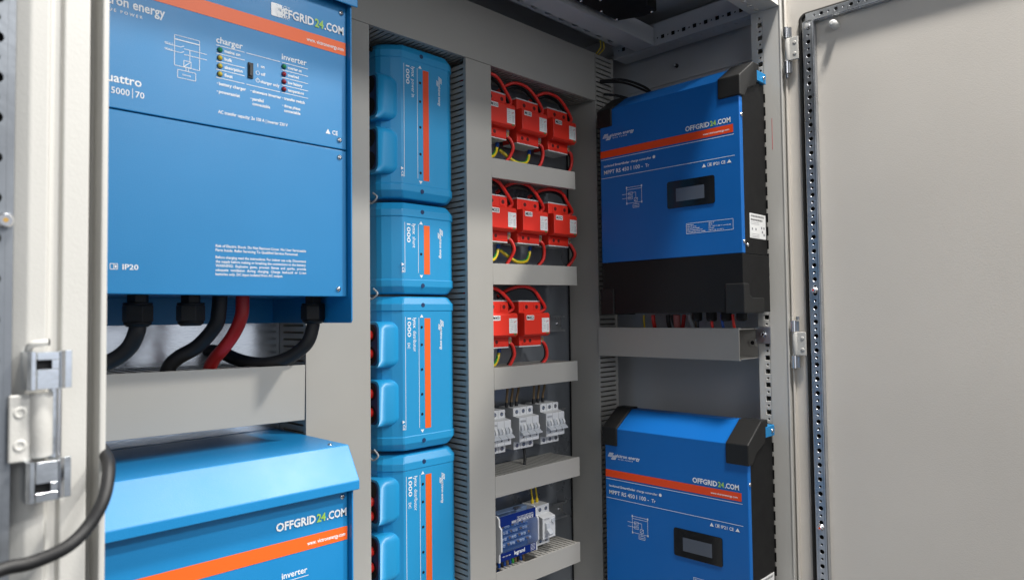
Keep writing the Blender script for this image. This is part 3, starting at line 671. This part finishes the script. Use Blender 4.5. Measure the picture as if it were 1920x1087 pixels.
wire('battery_cable', 'piece of red cable showing in the dark gap above the top busbar box', [(.80, 1.078, .4990), (.83, 1.070, .5060), (.87, 1.072, .5000), (.90, 1.08, .49)], .0075, 'deep_red_cable')
# ================================================================== DIN RAILS
def din(zc, x0, x1, label):
    t = thing('din_rail', label, 'mounting rail', (x0, 1.0745, zc), 0, 'horizontal metal rails behind the modules'); L_ = x1-x0
    b = MB(); b.prism([(.0, .0185), (.0, .0140), (.0125, .0140), (.0125, -.0140), (.0, -.0140), (.0, -.0185), (.0012, -.0185), (.0012, -.0155), (.0140, -.0155), (.0140, .0155), (.0012, .0155), (.0012, .0185)], 'x', 0, L_, 'zinc')
    b.build('profile', t); screw_mb((L_-.016, .0124, 0), (0, -1, 0), .0036).build('screw', t)
din(.4130, .965, 1.262, 'metal rail behind the top row of red modules'); din(.1945, .965, 1.262, 'metal rail behind the second row of red modules')
din(-.0215, .965, 1.264, 'metal rail whose end shows right of the two lowest red modules'); din(-.2370, .965, 1.262, 'metal rail behind the three white breakers'); din(-.4530, .965, 1.262, 'metal rail whose end shows right of the small white switch')

# ================================================================== SURGE PROTECTORS
def tiny_label(P, x0, z0, x1, z1, y):
    w, h = x1-x0, z1-z0; P.rect(x0, z0, x1, z1, y, 'label_white')
    for i, k in enumerate((.28, .35, .22, .45, .42, .38, .20)):
        zz = z1-h*(.08+.125*i); P.text(['Type', 'Up', 'Uc', 'Imax', 'In 20kA', 'IP20', 'PV'][i], x0+w*.10, zz-.0012, w*k, .0012, y-.0001, 'ink_grey')
    P.text('DEHN', x0+w*.62, z1-h*.30, w*.30, .0022, y-.0001, 'ink_red', .02, rot=.35)
    for k in (.72, .84): P.line(x0+w*k, z1-h*.42, x0+w*k, z1-h*.90, .0007, y-.0001, 'ink_grey')
def surge(x, z, hand, label):
    t = thing('surge_protector', label, 'surge protector', (x, 1.010, z), 0, 'red surge protector modules in rows')
    # z=0 is the middle of the front box; base is narrower and behind
    b = MB(); b.prism([(.0200, -.0460), (.0200, .0472), (.0640, .0472), (.0640, -.0460)], 'x', .0035, .0715, 'red_plastic')
    b.build('base', t, .0012, 2)
    f = MB(); f.prism([(.0, -.0215), (.0, .0195), (.0035, .0235), (.0198, .0235), (.0198, -.0260), (.006, -.0260)], 'x', 0, .0787, 'red_plastic'); f.build('front_module', t, .0010, 2, 25)
    w_ = MB(); w_.box((.0035, .0205, .0474), (.0715, .0640, .0500), 'white_plastic'); w_.box((.0035, .0205, -.0486), (.0715, .0640, -.0462), 'white_plastic'); w_.build('white_edge', t, .0005)
    s_ = MB()
    for xx in (.0240, .0560): s_.box((xx-.0075, .0186, .0285), (xx+.0055, .0199, .0425), 'red_plastic'); s_.cyl((xx+.001, .0185, .0362), (xx+.001, .0181, .0362), .0044, 'red_dark_hole', n=16)
    for xx in (.0180, .0350): s_.cyl((xx, .0185, -.0355), (xx, .0181, -.0355), .0040, 'red_dark_hole', n=16)
    s_.box((.0120, .0186, -.0420), (.0420, .0199, -.0290), 'red_plastic'); s_.build('screw_well', t, .0008)
    g = MB(); g.box((.0720, .0200, -.0400), (.0790, .0420, -.0250), 'breaker_grey'); g.box((.0730, .0196, -.0385), (.0780, .0199, -.0300), 'brass'); g.build('remote_terminal', t, .0004)
    P = MB(); tiny_label(P, .0530, -.0180, .0765, .0125, -.0004); P.rect(.0670, -.0213, .0745, -.0187, -.0004, 'label_green'); P.build('rating_label', t)
    P = MB(); P.quad([(a, -.0004, b_) for a, b_ in rrect(.0055, .0085, .0285, .0185, .0015)], 'label_white'); P.text(hand, .0068, .0105, .0200, .0064, -.0006, 'ink', .03, shear=.12); P.build('handwritten_label', t)
    return t
rows = [(.4240+.0, [('M1S1', .9590), ('M1S2', 1.0585), ('M2S1', 1.1580)], .434), (.2060, [('M2S2', .9590), ('M3S1', 1.0570), ('M3S2', 1.1560)], .2187), (-.0180, [('M4S1', .9585), ('M4S2', 1.0580)], 0)]
places = ['leftmost in the top row of red modules', 'middle one in the top row of red modules', 'rightmost in the top row of red modules', 'leftmost in the second row of red modules', 'middle one in the second row of red modules', 'rightmost in the second row of red modules', 'left one of the pair in the third row', 'right one of the pair in the third row']
k = 0
rowslope = [-.028, -.0, 0]
for ri, (zc, items, _) in enumerate(rows):
    for hi, (h, x) in enumerate(items):
        zc2 = zc-[.0045, .0, .0][ri]*hi*0
        if ri == 0: zc2 = .4142-.0000*hi
        if ri == 1: zc2 = .1985+.0010*hi
        if ri == 2: zc2 = -.0195
        surge(x, zc2, h, 'red surge protector marked %s, %s' % (h, places[k])); pl = places[k]; k += 1
        dk = .0085 if ri == 0 else .0
        # cables: loop over the top and loops below
        X0 = x-.018; X1 = x+.079
        rr = .0035; random.seed(k*7); jx, jy, jz = random.uniform(-.004, .004), random.uniform(-.004, .004), random.uniform(-.004, .005)
        top = [(X0-.010, 1.062, zc2+.060), (X0+.004, 1.040, zc2+.0740+jz*.5), (X0+.028+jx, 1.030+jy, zc2+.0800+jz), (X0+.058+jx, 1.026+jy, zc2+.0745+jz), (X0+.082, 1.026, zc2+.0560+jz*.5), (X1+.0045, 1.028, zc2+.0350), (X1-.004, 1.036, zc2+.0235)]
        wire('module_cable', 'red cable arching over the top of the module marked %s' % h, top, rr, 'red_cable', group='cables looping over and under the red modules')
        topb = [(a+.010+jx*.4, b_+.013, c_-.003) for a, b_, c_ in top]
        wire('module_cable', 'black cable just behind the red one over the module marked %s' % h, topb, rr, 'rubber', group='cables looping over and under the red modules')
        low = [(X1-.004, 1.034, zc2-.0370), (X1+.004, 1.030, zc2-.0450), (X1+.0100+jx*.5, 1.030+jy, zc2-.0620+jz*.4), (X1+.0075+jx, 1.034, zc2-.0790), (X1-.003, 1.040, zc2-.0950), (X1-.006, 1.045, zc2-.115)]
        wire('module_cable', 'red cable dropping below the module marked %s into the duct' % h, low, rr, 'red_cable', group='cables looping over and under the red modules')
        lowb = [(a+.008+jz*.4, b_+.011, c_+.001) for a, b_, c_ in low]
        wire('module_cable', 'black cable dropping below the module marked %s into the duct' % h, lowb, rr, 'rubber', group='cables looping over and under the red modules')
        if not (hi == len(items)-1):
            e = [(x+.068, 1.055, zc2-.055), (x+.060, 1.052, zc2-.072), (x+.042, 1.045, zc2-.084), (x+.016, 1.045, zc2-.086), (x-.006, 1.052, zc2-.074), (x-.02, 1.06, zc2-.062)]
            wire('earth_cable', 'yellow and green cable hanging under the module marked %s' % h, e, .0034, 'yellow_cable', group='yellow and green earth cables', extra=[([(a, b_+.0008, c_+.0016) for a, b_, c_ in e], .0030, 'green_cable'), ([(x+.069, 1.056, zc2-.050), (x+.066, 1.054, zc2-.060)], .0042, 'blue_cable')])

# ================================================================== BREAKERS
def mcb(x, label):
    t = thing('circuit_breaker', label, 'circuit breaker', (x, 1.030, -.2370), 0, 'white three pole breakers in one row'); Wd = .0592
    b = MB(); pf = [(.0, -.0436), (.0, -.0270), (-.0035, -.0265), (-.0175, -.0260), (-.0175, .0240), (.0, .0265), (.0, .0430), (.0440, .0430), (.0440, -.0436)]
    b.prism(pf, 'x', .0002, Wd, 'white_plastic'); b.build('housing', t, .0009, 2, 25)
    g = MB(); g.prism([(a+(.0006 if a < .01 else -.0006), c_*.985) for a, c_ in pf], 'x', -.0004, .0001, 'breaker_grey'); g.build('side_wall', t)
    s_ = MB()
    for i in range(1, 3): s_.box((Wd*i/3-.0003, -.0179, -.0258), (Wd*i/3+.0003, -.0176, .0238), 'breaker_grey'); s_.box((Wd*i/3-.0003, -.0004, .0270), (Wd*i/3+.0003, -.0001, .0428), 'breaker_grey'); s_.box((Wd*i/3-.0003, -.0004, -.0434), (Wd*i/3+.0003, -.0001, -.0275), 'breaker_grey')
    s_.build('pole_joint', t)
    for i in range(3):
        cx = Wd*(i+.5)/3
        for zz in (.0345, -.0355):
            h = MB(); h.cyl((cx, -.0002, zz), (cx, -.0006, zz), .0040, 'ink', n=18); h.lathe((cx, -.0005, zz), (0, -1, 0), [(.0030, 0), (.0026, .0005)], 'zinc', 14)
            h.box((cx-.0004, -.0011, zz-.0024), (cx+.0004, -.0010, zz+.0024), 'ink'); h.build('terminal_screw', t)
        d = MB(); A = [(-.0176+(-.0050)*math.sin(math.pi*u/8), -.0085+.0190*u/8) for u in range(9)]
        d.prism(A+[(-.0170, .0105), (-.0170, -.0085)], 'x', cx-.0078, cx-.0010, 'toggle_grey'); d.prism(A+[(-.0170, .0105), (-.0170, -.0085)], 'x', cx+.0020, cx+.0080, 'white_plastic')
        do_ = d.build('toggle_guard', t, .0004)
        d = MB(); d.prism([(-.0178, -.0010), (-.0290, -.0090), (-.0295, -.0110), (-.0178, -.0125)], 'x', cx-.0095, cx+.0092, 'toggle_grey'); d.build('toggle', t, .0006)
        d = MB(); d.box((cx+.000, -.0180, -.0172), (cx+.0036, -.0177, -.0148), 'ink'); d.build('status_window', t)
    P = MB(); P.text('EATON', .0035, .0150, .0150, .0036, -.0180, 'ink_grey', .02); P.outline(.0030, -.0245, .0140, -.0185, .0004, -.0180, 'ink_grey'); P.build('printed_text', t)
    n_ = MB(); n_.box((Wd+.0004, .0050, .0180), (Wd+.0060, .0300, .0400), 'breaker_grey'); n_.cyl((Wd+.0030, .0048, .0330), (Wd+.0030, .0044, .0330), .0036, 'ink', n=14); n_.box((Wd+.0004, .0050, -.0400), (Wd+.0055, .0300, -.0260), 'breaker_grey'); n_.cyl((Wd+.0028, .0048, -.0330), (Wd+.0028, .0044, -.0330), .0032, 'ink', n=14)
    n_.build('side_contact', t, .0004)
mcb(.9575, 'leftmost white three pole breaker, partly behind the narrow vertical duct'); mcb(1.0412, 'middle one of the three white three pole breakers'); mcb(1.1243, 'rightmost of the three white three pole breakers')
kk = 0
for x in (1.0412, 1.1243):
    for i, (dx, dz_) in enumerate(((.006, 0), (.020, .0), (.036, .0))):
        X_ = x+dx-.006; side = 'left' if i == 0 else 'middle' if i == 1 else 'right'
        which = 'middle' if x < 1.1 else 'right'
        b = [(X_, 1.050, -.1945), (X_+.001, 1.050, -.178), (X_+.005+.002*i, 1.052, -.160), (X_+.009+.002*i, 1.055, -.140)]
        wire('breaker_wire', 'brown wire with black sleeve, %s one of three above the %s breaker' % (side, which), b, .0026, 'brown_cable', group='brown wires above the breakers', extra=[([(X_, 1.050, -.1945), (X_+.0008, 1.050, -.1840)], .0036, 'rubber')])
wire('breaker_wire', 'single black wire under the middle white breaker', [(1.090, 1.050, -.2810), (1.0915, 1.048, -.292), (1.090, 1.045, -.305), (1.083, 1.040, -.318), (1.080, 1.040, -.345)], .0030, 'rubber')

# ================================================================== DISTRIBUTION BLOCK + SMALL SWITCH
t = thing('distribution_block', 'see through blue terminal block full of wires above the lowest duct', 'terminal block', (.9745, 1.008, -.4440))
W_ = .1115
mb = MB()
for x0, x1 in ((.0, .0040), (W_-.0040, W_)):
    mb.prism([(.0060, .0440), (.0, .0380), (.0, .0260), (-.0060, .0200), (-.0060, -.0240), (.0, -.0300), (.0, -.0470), (.0400, -.0470), (.0400, .0440)], 'x', x0, x1, 'white_plastic')
mb.build('end_plate', t, .0008)
mb = MB(); mb.box((.0042, .0250, -.0440), (W_-.0042, .0400, .0420), 'silver_blue'); mb.build('body', t)
mb = MB(); mb.prism([(-.0002, .0425), (-.0002, .0225), (.0020, .0225), (.0020, .0425)], 'x', .0042, W_-.0042, 'solid_blue_film'); mb.prism([(-.0002, -.0300), (-.0002, -.0455), (.0016, -.0455), (.0016, -.0300)], 'x', .0042, W_-.0042, 'solid_blue_film'); mb.build('blue_band', t, .0004)
mb = MB(); mb.prism([(-.0005, .0222), (-.0068, .0165), (-.0068, -.0238), (-.0005, -.0297), (.0008, -.0290), (-.0052, -.0232), (-.0052, .0160), (.0008, .0218)], 'x', .0042, W_-.0042, 'clear_blue'); mb.build('clear_cover', t)
for r_, (zz, yy) in enumerate(((.0140, .0150), (.0030, .0120), (-.0080, .0090), (-.0190, .0060))):
    mb = MB(); mb.box((.009, yy+.004, zz-.0042), (W_-.010, yy+.010, zz+.0036), 'silver_blue')
    for i in range(13):
        xx = .0135+i*.0070; mb.cyl((xx, yy+.0039, zz), (xx, yy+.0005*((i*7+r_*3) % 4), zz), .0027, ('terminal_pale', 'chrome', 'brass', 'terminal_pale')[(i*5+r_) % 4], n=12)
        mb.box((xx-.0020, yy-.0004, zz-.0003), (xx+.0020, yy-.0002, zz+.0003), 'ink')
    mb.build('terminal_bar', t, .0003)
P = MB(); P.text('legrand', .0420, -.0395, .0310, .0080, -.0006, 'white_print', .03)
random.seed(3)
for i in range(16):
    P.outline(.036+i*.0040, .0240, .0390+i*.0040, .0285, .0005, -.0006, 'white_print')
    if i > 3: P.outline(.036+i*.0040, .0295, .0390+i*.0040, .0340, .0005, -.0006, 'white_print')
    if random.random() < .6: P.rect(.0368+i*.0040, .0252, .0382+i*.0040, .0273, -.0006, 'white_print')
for i in range(3): P.text('125A', .0085+i*.0085, -.0375, .0065, .0022, -.0006, 'white_print')
for i in range(5): P.line(.0900, -.0310-i*.0028, .1040, -.0310-i*.0028, .0007, -.0006, 'white_print')
P.build('printed_text', t)
mb = MB(); mb.box((.06, .0120, .0440), (.076, .0200, .0475), 'zinc'); mb.box((.008, .0120, .0441), (.056, .0240, .0455), 'silver_blue'); mb.build('top_contact', t)
cols = ['blue_cable', 'rubber', 'blue_cable', 'brown_cable', 'blue_cable', 'green_cable', 'brown_cable', 'rubber', 'blue_cable', 'brown_cable']
ww = ['first', 'second', 'third', 'fourth', 'fifth', 'sixth', 'seventh', 'eighth', 'ninth', 'tenth']
nm = {'blue_cable': 'blue', 'rubber': 'black', 'brown_cable': 'brown', 'green_cable': 'green'}
for i, c_ in enumerate(cols):
    xx = .984+i*.0078
    wire('block_wire', '%s wire, %s from the left, dropping from the see through block into the duct' % (nm[c_], ww[i]), [(xx, 1.022, -.4870), (xx+.001, 1.020, -.500), (xx+.003, 1.024, -.512), (xx+.004, 1.04, -.535)], .0030, c_, group='wires dropping from the distribution block')
t = thing('residual_breaker', 'small white two pole switch with test button right of the blue terminal block', 'circuit breaker', (1.1085, 1.030, -.4480)); Wd = .0400
mb = MB(); pf = [(.0, -.0460), (.0, -.0290), (-.0175, -.0290), (-.0175, .0160), (.0, .0200), (.0, .0380), (.0440, .0380), (.0440, -.0460)]
mb.prism(pf, 'x', .0002, Wd, 'white_plastic'); mb.build('housing', t, .0009, 2, 25)
mb = MB(); mb.prism([(a+(.0006 if a < .01 else -.0006), c_*.985) for a, c_ in pf], 'x', -.0004, .0001, 'breaker_grey'); mb.build('side_wall', t)
for cx in (.010, .029):
    for zz in (.0290, -.0375):
        h = MB(); h.cyl((cx, -.0002, zz), (cx, -.0006, zz), .0040, 'ink', n=18); h.lathe((cx, -.0005, zz), (0, -1, 0), [(.0030, 0), (.0026, .0005)], 'zinc', 14); h.box((cx-.0004, -.0011, zz-.0024), (cx+.0004, -.0010, zz+.0024), 'ink'); h.build('terminal_screw', t)
mb = MB(); mb.lathe((.0320, -.0176, .0060), (0, -1, 0), [(.0058, 0), (.0056, .002), (.0048, .0026)], 'toggle_grey', 20); mb.build('test_button', t)
mb = MB(); mb.prism([(-.0178, .0070), (-.0225, .0040), (-.0240, -.0060), (-.0330, -.0150), (-.0300, -.0185), (-.0178, -.0130)], 'x', .0060, .0175, 'toggle_grey'); mb.build('toggle', t, .0010)
P = MB(); P.text('EATON', .0050, .0108, .0150, .0032, -.0179, 'ink_grey', .02); P.line(.005, -.0240, .030, -.0240, .0008, -.0179, 'ink_grey'); P.build('printed_text', t)
for x_, lab in ((1.1100, 'left one of two thin yellow wires above the small white switch'), (1.1245, 'right one of two thin yellow wires above the small white switch')):
    wire('yellow_wire', lab, [(x_+.012, 1.055, -.4100), (x_+.012, 1.055, -.398), (x_+.010, 1.056, -.380), (x_+.010, 1.058, -.345)], .0018, 'yellow_cable', group='thin yellow wires above the small switch', extra=[([(x_+.012, 1.055, -.4100), (x_+.012, 1.055, -.4020)], .0034, 'yellow_cable')])

# ================================================================== CHARGE CONTROLLERS ON THE RIGHT WALL
def controller(z0, label):
    t = thing('charge_controller', label, 'solar charge controller', (1.2450, .9480, z0), WR, 'blue and black charge controllers on the right wall')
    Wm = .3310; D = .1140; top = .4875
    def U(Y): return .9480-Y
    b = MB(); b.prism([(.0022, .1122), (.0022, .4500), (.0570, top-.0005), (.0900, top-.0005), (.0900, .1122)], 'x', .0125, Wm-.0006, 'black_plastic')
    b.prism([(.0, .0), (.0, .1118), (D, .1118), (D, .0)], 'x', .0, Wm, 'black_plastic')
    b.prism([(.0901, .1122), (.0901, .470), (D, .470), (D, .1122)], 'x', .003, Wm-.003, 'black_plastic')
    b.build('chassis', t, .0010, 2)
    c_ = MB(); c_.prism([(.0, .1125), (.0, .4505), (.0560, top), (.0860, top), (.0860, top-.002), (.0568, top-.002), (.0020, .4495), (.0020, .1125)], 'x', .0, Wm, 'blue_deep')
    c_.box((Wm-.0018, .0021, .1125), (Wm, .0125, .4490), 'blue_deep'); c_.box((.0, .0021, .1125), (.0018, .0125, .4490), 'blue_deep'); c_.build('front_cover', t, .0012, 2, 20)
    # moulded black corner guards
    for x0, x1, sd in ((Wm-.0425, Wm+.0042, 1), (-.0060, .0330, 0)):
        g = MB(); g.prism([(-.0035, .4135), (-.0035, .4525), (.0540, top+.0040), (.0800, top+.0040), (.0800, .4700), (.0640, .4460), (.0300, .4330), (.0140, .4135)] if sd else [(-.0035, .4135), (-.0035, .4525), (.0540, top+.0040), (.0800, top+.0040), (.0800, .4135)], 'x', x0, x1, 'grey_black_plastic')
        g.build('corner_guard', t, .0022, 3, 25)
        g = MB(); g.prism([(-.0030, -.0020), (-.0030, .0550), (.0170, .0550), (.0200, .0330), (.0330, .0280), (.0800, .0280), (.0800, -.0020)], 'x', (Wm-.0360) if sd else -.0040, Wm+.0036 if sd else .0320, 'grey_black_plastic'); g.build('corner_guard', t, .0022, 3, 25)
    g = MB(); g.box((Wm-.026, .0700, .4570), (Wm+.0046, .1090, .4780), 'blue_paint'); g.build('wall_bracket', t, .0010); screw_mb((Wm+.0047, .0975, .4675), (1, 0, 0), .0040).build('screw', t)
    # heat sink fins seen as notches along the rear edge
    n_ = MB()
    for i in range(15): n_.box((.02, D+.0001, .045+i*.0270), (Wm-.0008, D+.0014, .045+i*.0270+.0180), 'black_plastic')
    n_.build('heat_sink_fin', t)
    for z_ in (.3780, .1345): screw_mb((Wm+.0001, .0070, z_), (1, 0, 0), .0040).build('screw', t)
    screw_mb((Wm-.0004, .0220, .1285), (1, 0, 0), .0040).build('screw', t)
    # print
    P = MB(); y = -.0004; y2 = -.0006; wt = 'white_print'
    P.rect(-.0010+.0015, .3450, Wm-.0130, .3608, y, 'red_orange_print'); P.text('www.victronenergy.com', U(.6380), .3500, .0560, .0040, y2, wt, .008, align='R')
    P.line(.0015, .3408, Wm-.0115, .3408, .0009, y, wt); P.line(.0015, .2998, Wm-.0110, .2998, .0009, y, wt)
    sticker(P, U(.7333), U(.6350), .3655, .0100, y)
    mark_logo(P, U(.9375), .3930, .0140, y, 0); P.text('victron energy', U(.9205), .3900, .0630, .0072, y, wt, .016); P.text('B L U E   P O W E R', U(.9130), .3850, .0380, .0024, y, wt)
    P.text('isolated', U(.9385), .3245, .0270, .0048, y, wt); P.text('SmartSolar', U(.9090), .3245, .0390, .0048, y, wt, .02); P.text('charge controller', U(.8670), .3245, .0520, .0048, y, wt); P.disc(U(.8085), .3270, .0033, y, wt, 16)
    P.text('MPPT RS 450 I 100 -', U(.9385), .3085, .1020, .0088, y, wt, .006); P.text('Tr', U(.8300), .3085, .0095, .0075, y, wt, .006)
    a = U(.6975); P.quad([(a, y, .2868), (a+.0085, y, .2868), (a+.0042, y, .2940)], wt); P.outline(a+.0125, .2872, a+.0205, .2932, .0007, y, wt); P.rect(a+.0160, .2885, a+.0190, .2920, y, wt)
    P.text('IP21', a+.0240, .2872, .0130, .0060, y, wt, .004); P.text('CE', a+.0410, .2872, .0090, .0062, y, wt, .008); P.quad([(a+.0535, y, .2872), (a+.0625, y, .2872), (a+.0580, y, .2940)], wt)
    w = .0007; d0, d1 = U(.8790), U(.8406)
    P.outline(d0, .2370, d1, .2712, w, y, wt)
    for xx in (d0, d1):
        for zz in (.2370, .2712): P.rect(xx-.0014, zz-.0022, xx+.0014, zz+.0022, y, wt)
    P.line(d0, .2665, d1, .2665, w, y, wt)
    for zz in (.2575, .2485): P.line(d0-.012, zz, d0+.006, zz, w, y, wt); P.outline(d0+.005, zz-.003, d0+.015, zz+.003, w, y, wt); P.text('MPPT', d0+.0062, zz-.001, .0075, .0020, y, wt)
    P.line(d0+.015, .2590, d0+.0235, .2590, w, y, wt); P.line(d0+.0235, .2590, d0+.0235, .2470, w, y, wt); P.outline(d0+.0195, .2400, d0+.0275, .2470, w, y, wt); P.line(d0+.0195, .2400, d0+.0275, .2470, w, y, wt); P.line(d0+.0235, .2400, d0+.0235, .2335, w, y, wt); P.outline(d0+.0160, .2265, d0+.0310, .2335, w, y, wt); P.text('battery', d0+.0235, .2288, .011, .0020, y, wt, align='C')
    P.outline(U(.7352), .1585, U(.6345), .1790, w, y, wt)
    for i in range(5):
        P.text(['Max input', 'Max PV array', 'Nominal voltage', 'Max output power', 'Charge current range'][i], U(.7330), .1750-i*.0036, (.014, .020, .027, .034, .040)[i], .0023, y, wt); P.text(['450 V', '18 A', '36 - 60 V (48 V nominal)', '5.7 kW', '100 A up to 60 V'][i], U(.6860), .1750-i*.0036, (.012, .008, .047, .012, .032)[i], .0023, y, wt)
    P.build('printed_text', t)
    s_ = MB(); s_.prism(rrect(U(.7778), .2133, U(.6712), .2688, .0045, 5), 'y', -.0016, .0004, 'gloss_black'); so = s_.build('display', t, .0004)
    s_ = MB(); s_.rect(U(.7569), .2261, U(.6930), .2528, -.0019, 'lcd'); s_.build('screen', so)
    # rating plate on the side
    q = MB(); X_ = Wm+.0003
    q.box((Wm-.0005, .0330, .1435), (X_, .1010, .1915), 'label_white')
    def L_(y0, z0, y1, z1, m_): q.quad([(X_+.0002, y0, z0), (X_+.0002, y1, z0), (X_+.0002, y1, z1), (X_+.0002, y0, z1)], m_)
    for i in range(44):
        y_ = .0370+i*.00130
        if (i*7) % 5 != 2: L_(y_, .1845, y_+.0007, .1885, 'ink'); 
        if (i*11) % 7 != 3 and i < 38: L_(y_, .1775, y_+.0007, .1812, 'ink')
    for zz in (.1740, .1705, .1515, .1480, .1455): L_(.037, zz, .072, zz+.0006, 'ink_grey')
    for yy, zz in ((.040, .159), (.055, .159), (.080, .163), (.090, .163), (.090, .150), (.083, .155)): L_(yy, zz, yy+.005, zz+.0045, 'ink_grey')
    q.build('rating_label', t)
    for i in range(4):
        xx = .2050+i*.0325; g = MB(); g.cyl((xx, .048, .0), (xx, .048, -.012), .0105, 'black_plastic', n=20); g.lathe((xx, .048, -.012), (0, 0, -1), [(.0105, 0), (.0098, .004), (.006, .0055)], 'black_plastic', 18); g.build('cable_gland', t)
    return t
controller(0, 'upper blue and black charge controller on the right wall, small grey duct below it')
controller(-.7007, 'lower blue and black charge controller on the right wall, sloping blue top in view')
for i, (yy, c_, r_, dx, lab) in enumerate(((.8900, 'yellow_cable', .0022, .004, 'thin yellow green wire'), (.8660, 'red_cable', .0042, .0, 'thick red cable'), (.8280, 'rubber', .0048, 0, 'thick black cable'), (.8180, 'rubber', .0040, -.010, 'slanting black cable'), (.7880, 'deep_red_cable', .0040, .012, 'slanting dull red cable'), (.7600, 'brown_cable', .0036, 0, 'brownish cable'),
                                     (.7430, 'rubber', .0028, .003, 'thin black wire'), (.7105, 'red_cable', .0030, .002, 'thin red wire'), (.6880, 'blue_cable', .0030, .0, 'thin blue wire'), (.6640, 'red_cable', .0030, .0, 'bright red wire nearest the duct end'), (.8060, 'pink_reflection', .0075, .004, 'broad pale red tube for a pinkish reflection'), (.7740, 'breaker_grey', .0060, -.006, 'broad grey cable'))):
    X0 = 1.293 if 5 < i < 10 else 1.318
    wire('controller_cable', '%s under the upper charge controller' % lab, [(X0, yy, -.004), (X0+.002, yy+dx*.3, -.020), (X0+.010, yy+dx, -.045), (X0+.012, yy+dx, -.070)], r_, c_, group='cables between the upper controller and its duct')

# ================================================================== TOP CORNER: fan, loose wires
t = thing('roof_fan', 'black fan unit fixed under the cabinet roof with silver screws', 'fan', (1.03, .66, .625))
mb = MB(); mb.prism([(-.20, -.06), (.135, -.06), (.135, .105), (.165, .125), (.200, .125), (.203, .160), (.182, .212), (-.20, .212)], 'z', 0, .030, 'black_plastic'); mb.build('frame', t, .002)
mb = MB()
for i in range(9): mb.ring(0, 0, .012+i*.010, .003, 0, 'grey_black_plastic')
g = MB()
for i in range(8): g.cyl((-.02, .085, -.001), (-.02, .085, -.0012), .002, 'black_plastic')
for r_ in (.02, .035, .05, .065, .08):
    pts = [(-.02+r_*math.cos(a*math.pi/12), .085+r_*math.sin(a*math.pi/12), -.003) for a in range(25)]
    g.tube(pts, .0012, 'grey_black_plastic', 6, 1)
g.build('finger_guard', t)
for x_, y_ in ((.174, .212-.004), (.196, .135), (.130, .100), (.118, .206), (.05, .205), (.075, .175)):
    mb = MB(); mb.lathe((x_, y_, -.0002), (0, 0, -1), [(.0030, 0), (.0026, .0016), (.001, .002)], 'chrome', 12); mb.build('screw', t)
for dx, lab in ((0, 'left one of two thin yellow green wires in the top rear corner'), (.012, 'right one of two thin yellow green wires in the top rear corner')):
    wire('earth_wire', lab, [(1.300+dx, .985, .640), (1.306+dx, .990, .625), (1.312+dx*.6, 1.015, .610), (1.318+dx*.4, 1.03, .585)], .0016, 'yellow_cable', group='thin yellow green wires in the top corner')
wire('sensor_cable', 'black cable bundle leaving the slotted corner duct above the upper controller', [(1.318, 1.010, .552), (1.322, .985, .550), (1.335, .950, .546), (1.345, .915, .530), (1.342, .880, .505), (1.330, .860, .470)], .0030, 'rubber', extra=[([(1.320, 1.010, .549), (1.324, .985, .546), (1.340, .950, .540), (1.350, .915, .522), (1.347, .880, .497), (1.335, .860, .465)], .0026, 'rubber'), ([(1.325, .996, .520), (1.335, .965, .512), (1.345, .94, .500), (1.345, .915, .480)], .0030, 'rubber')])
t = thing('panel_knob', 'dark knob with a silver tip on the grey side panel under the roof', 'knob', (1.4455, .870, .585))
mb = MB(); mb.lathe((0, 0, 0), (-1, 0, 0), [(.0045, 0), (.0040, .008), (.003, .010)], 'grey_black_plastic', 14); mb.build('body', t)
mb = MB(); mb.lathe((-.0101, 0, 0), (-1, 0, 0), [(.003, 0), (.002, .003)], 'chrome', 10); mb.build('tip', t)
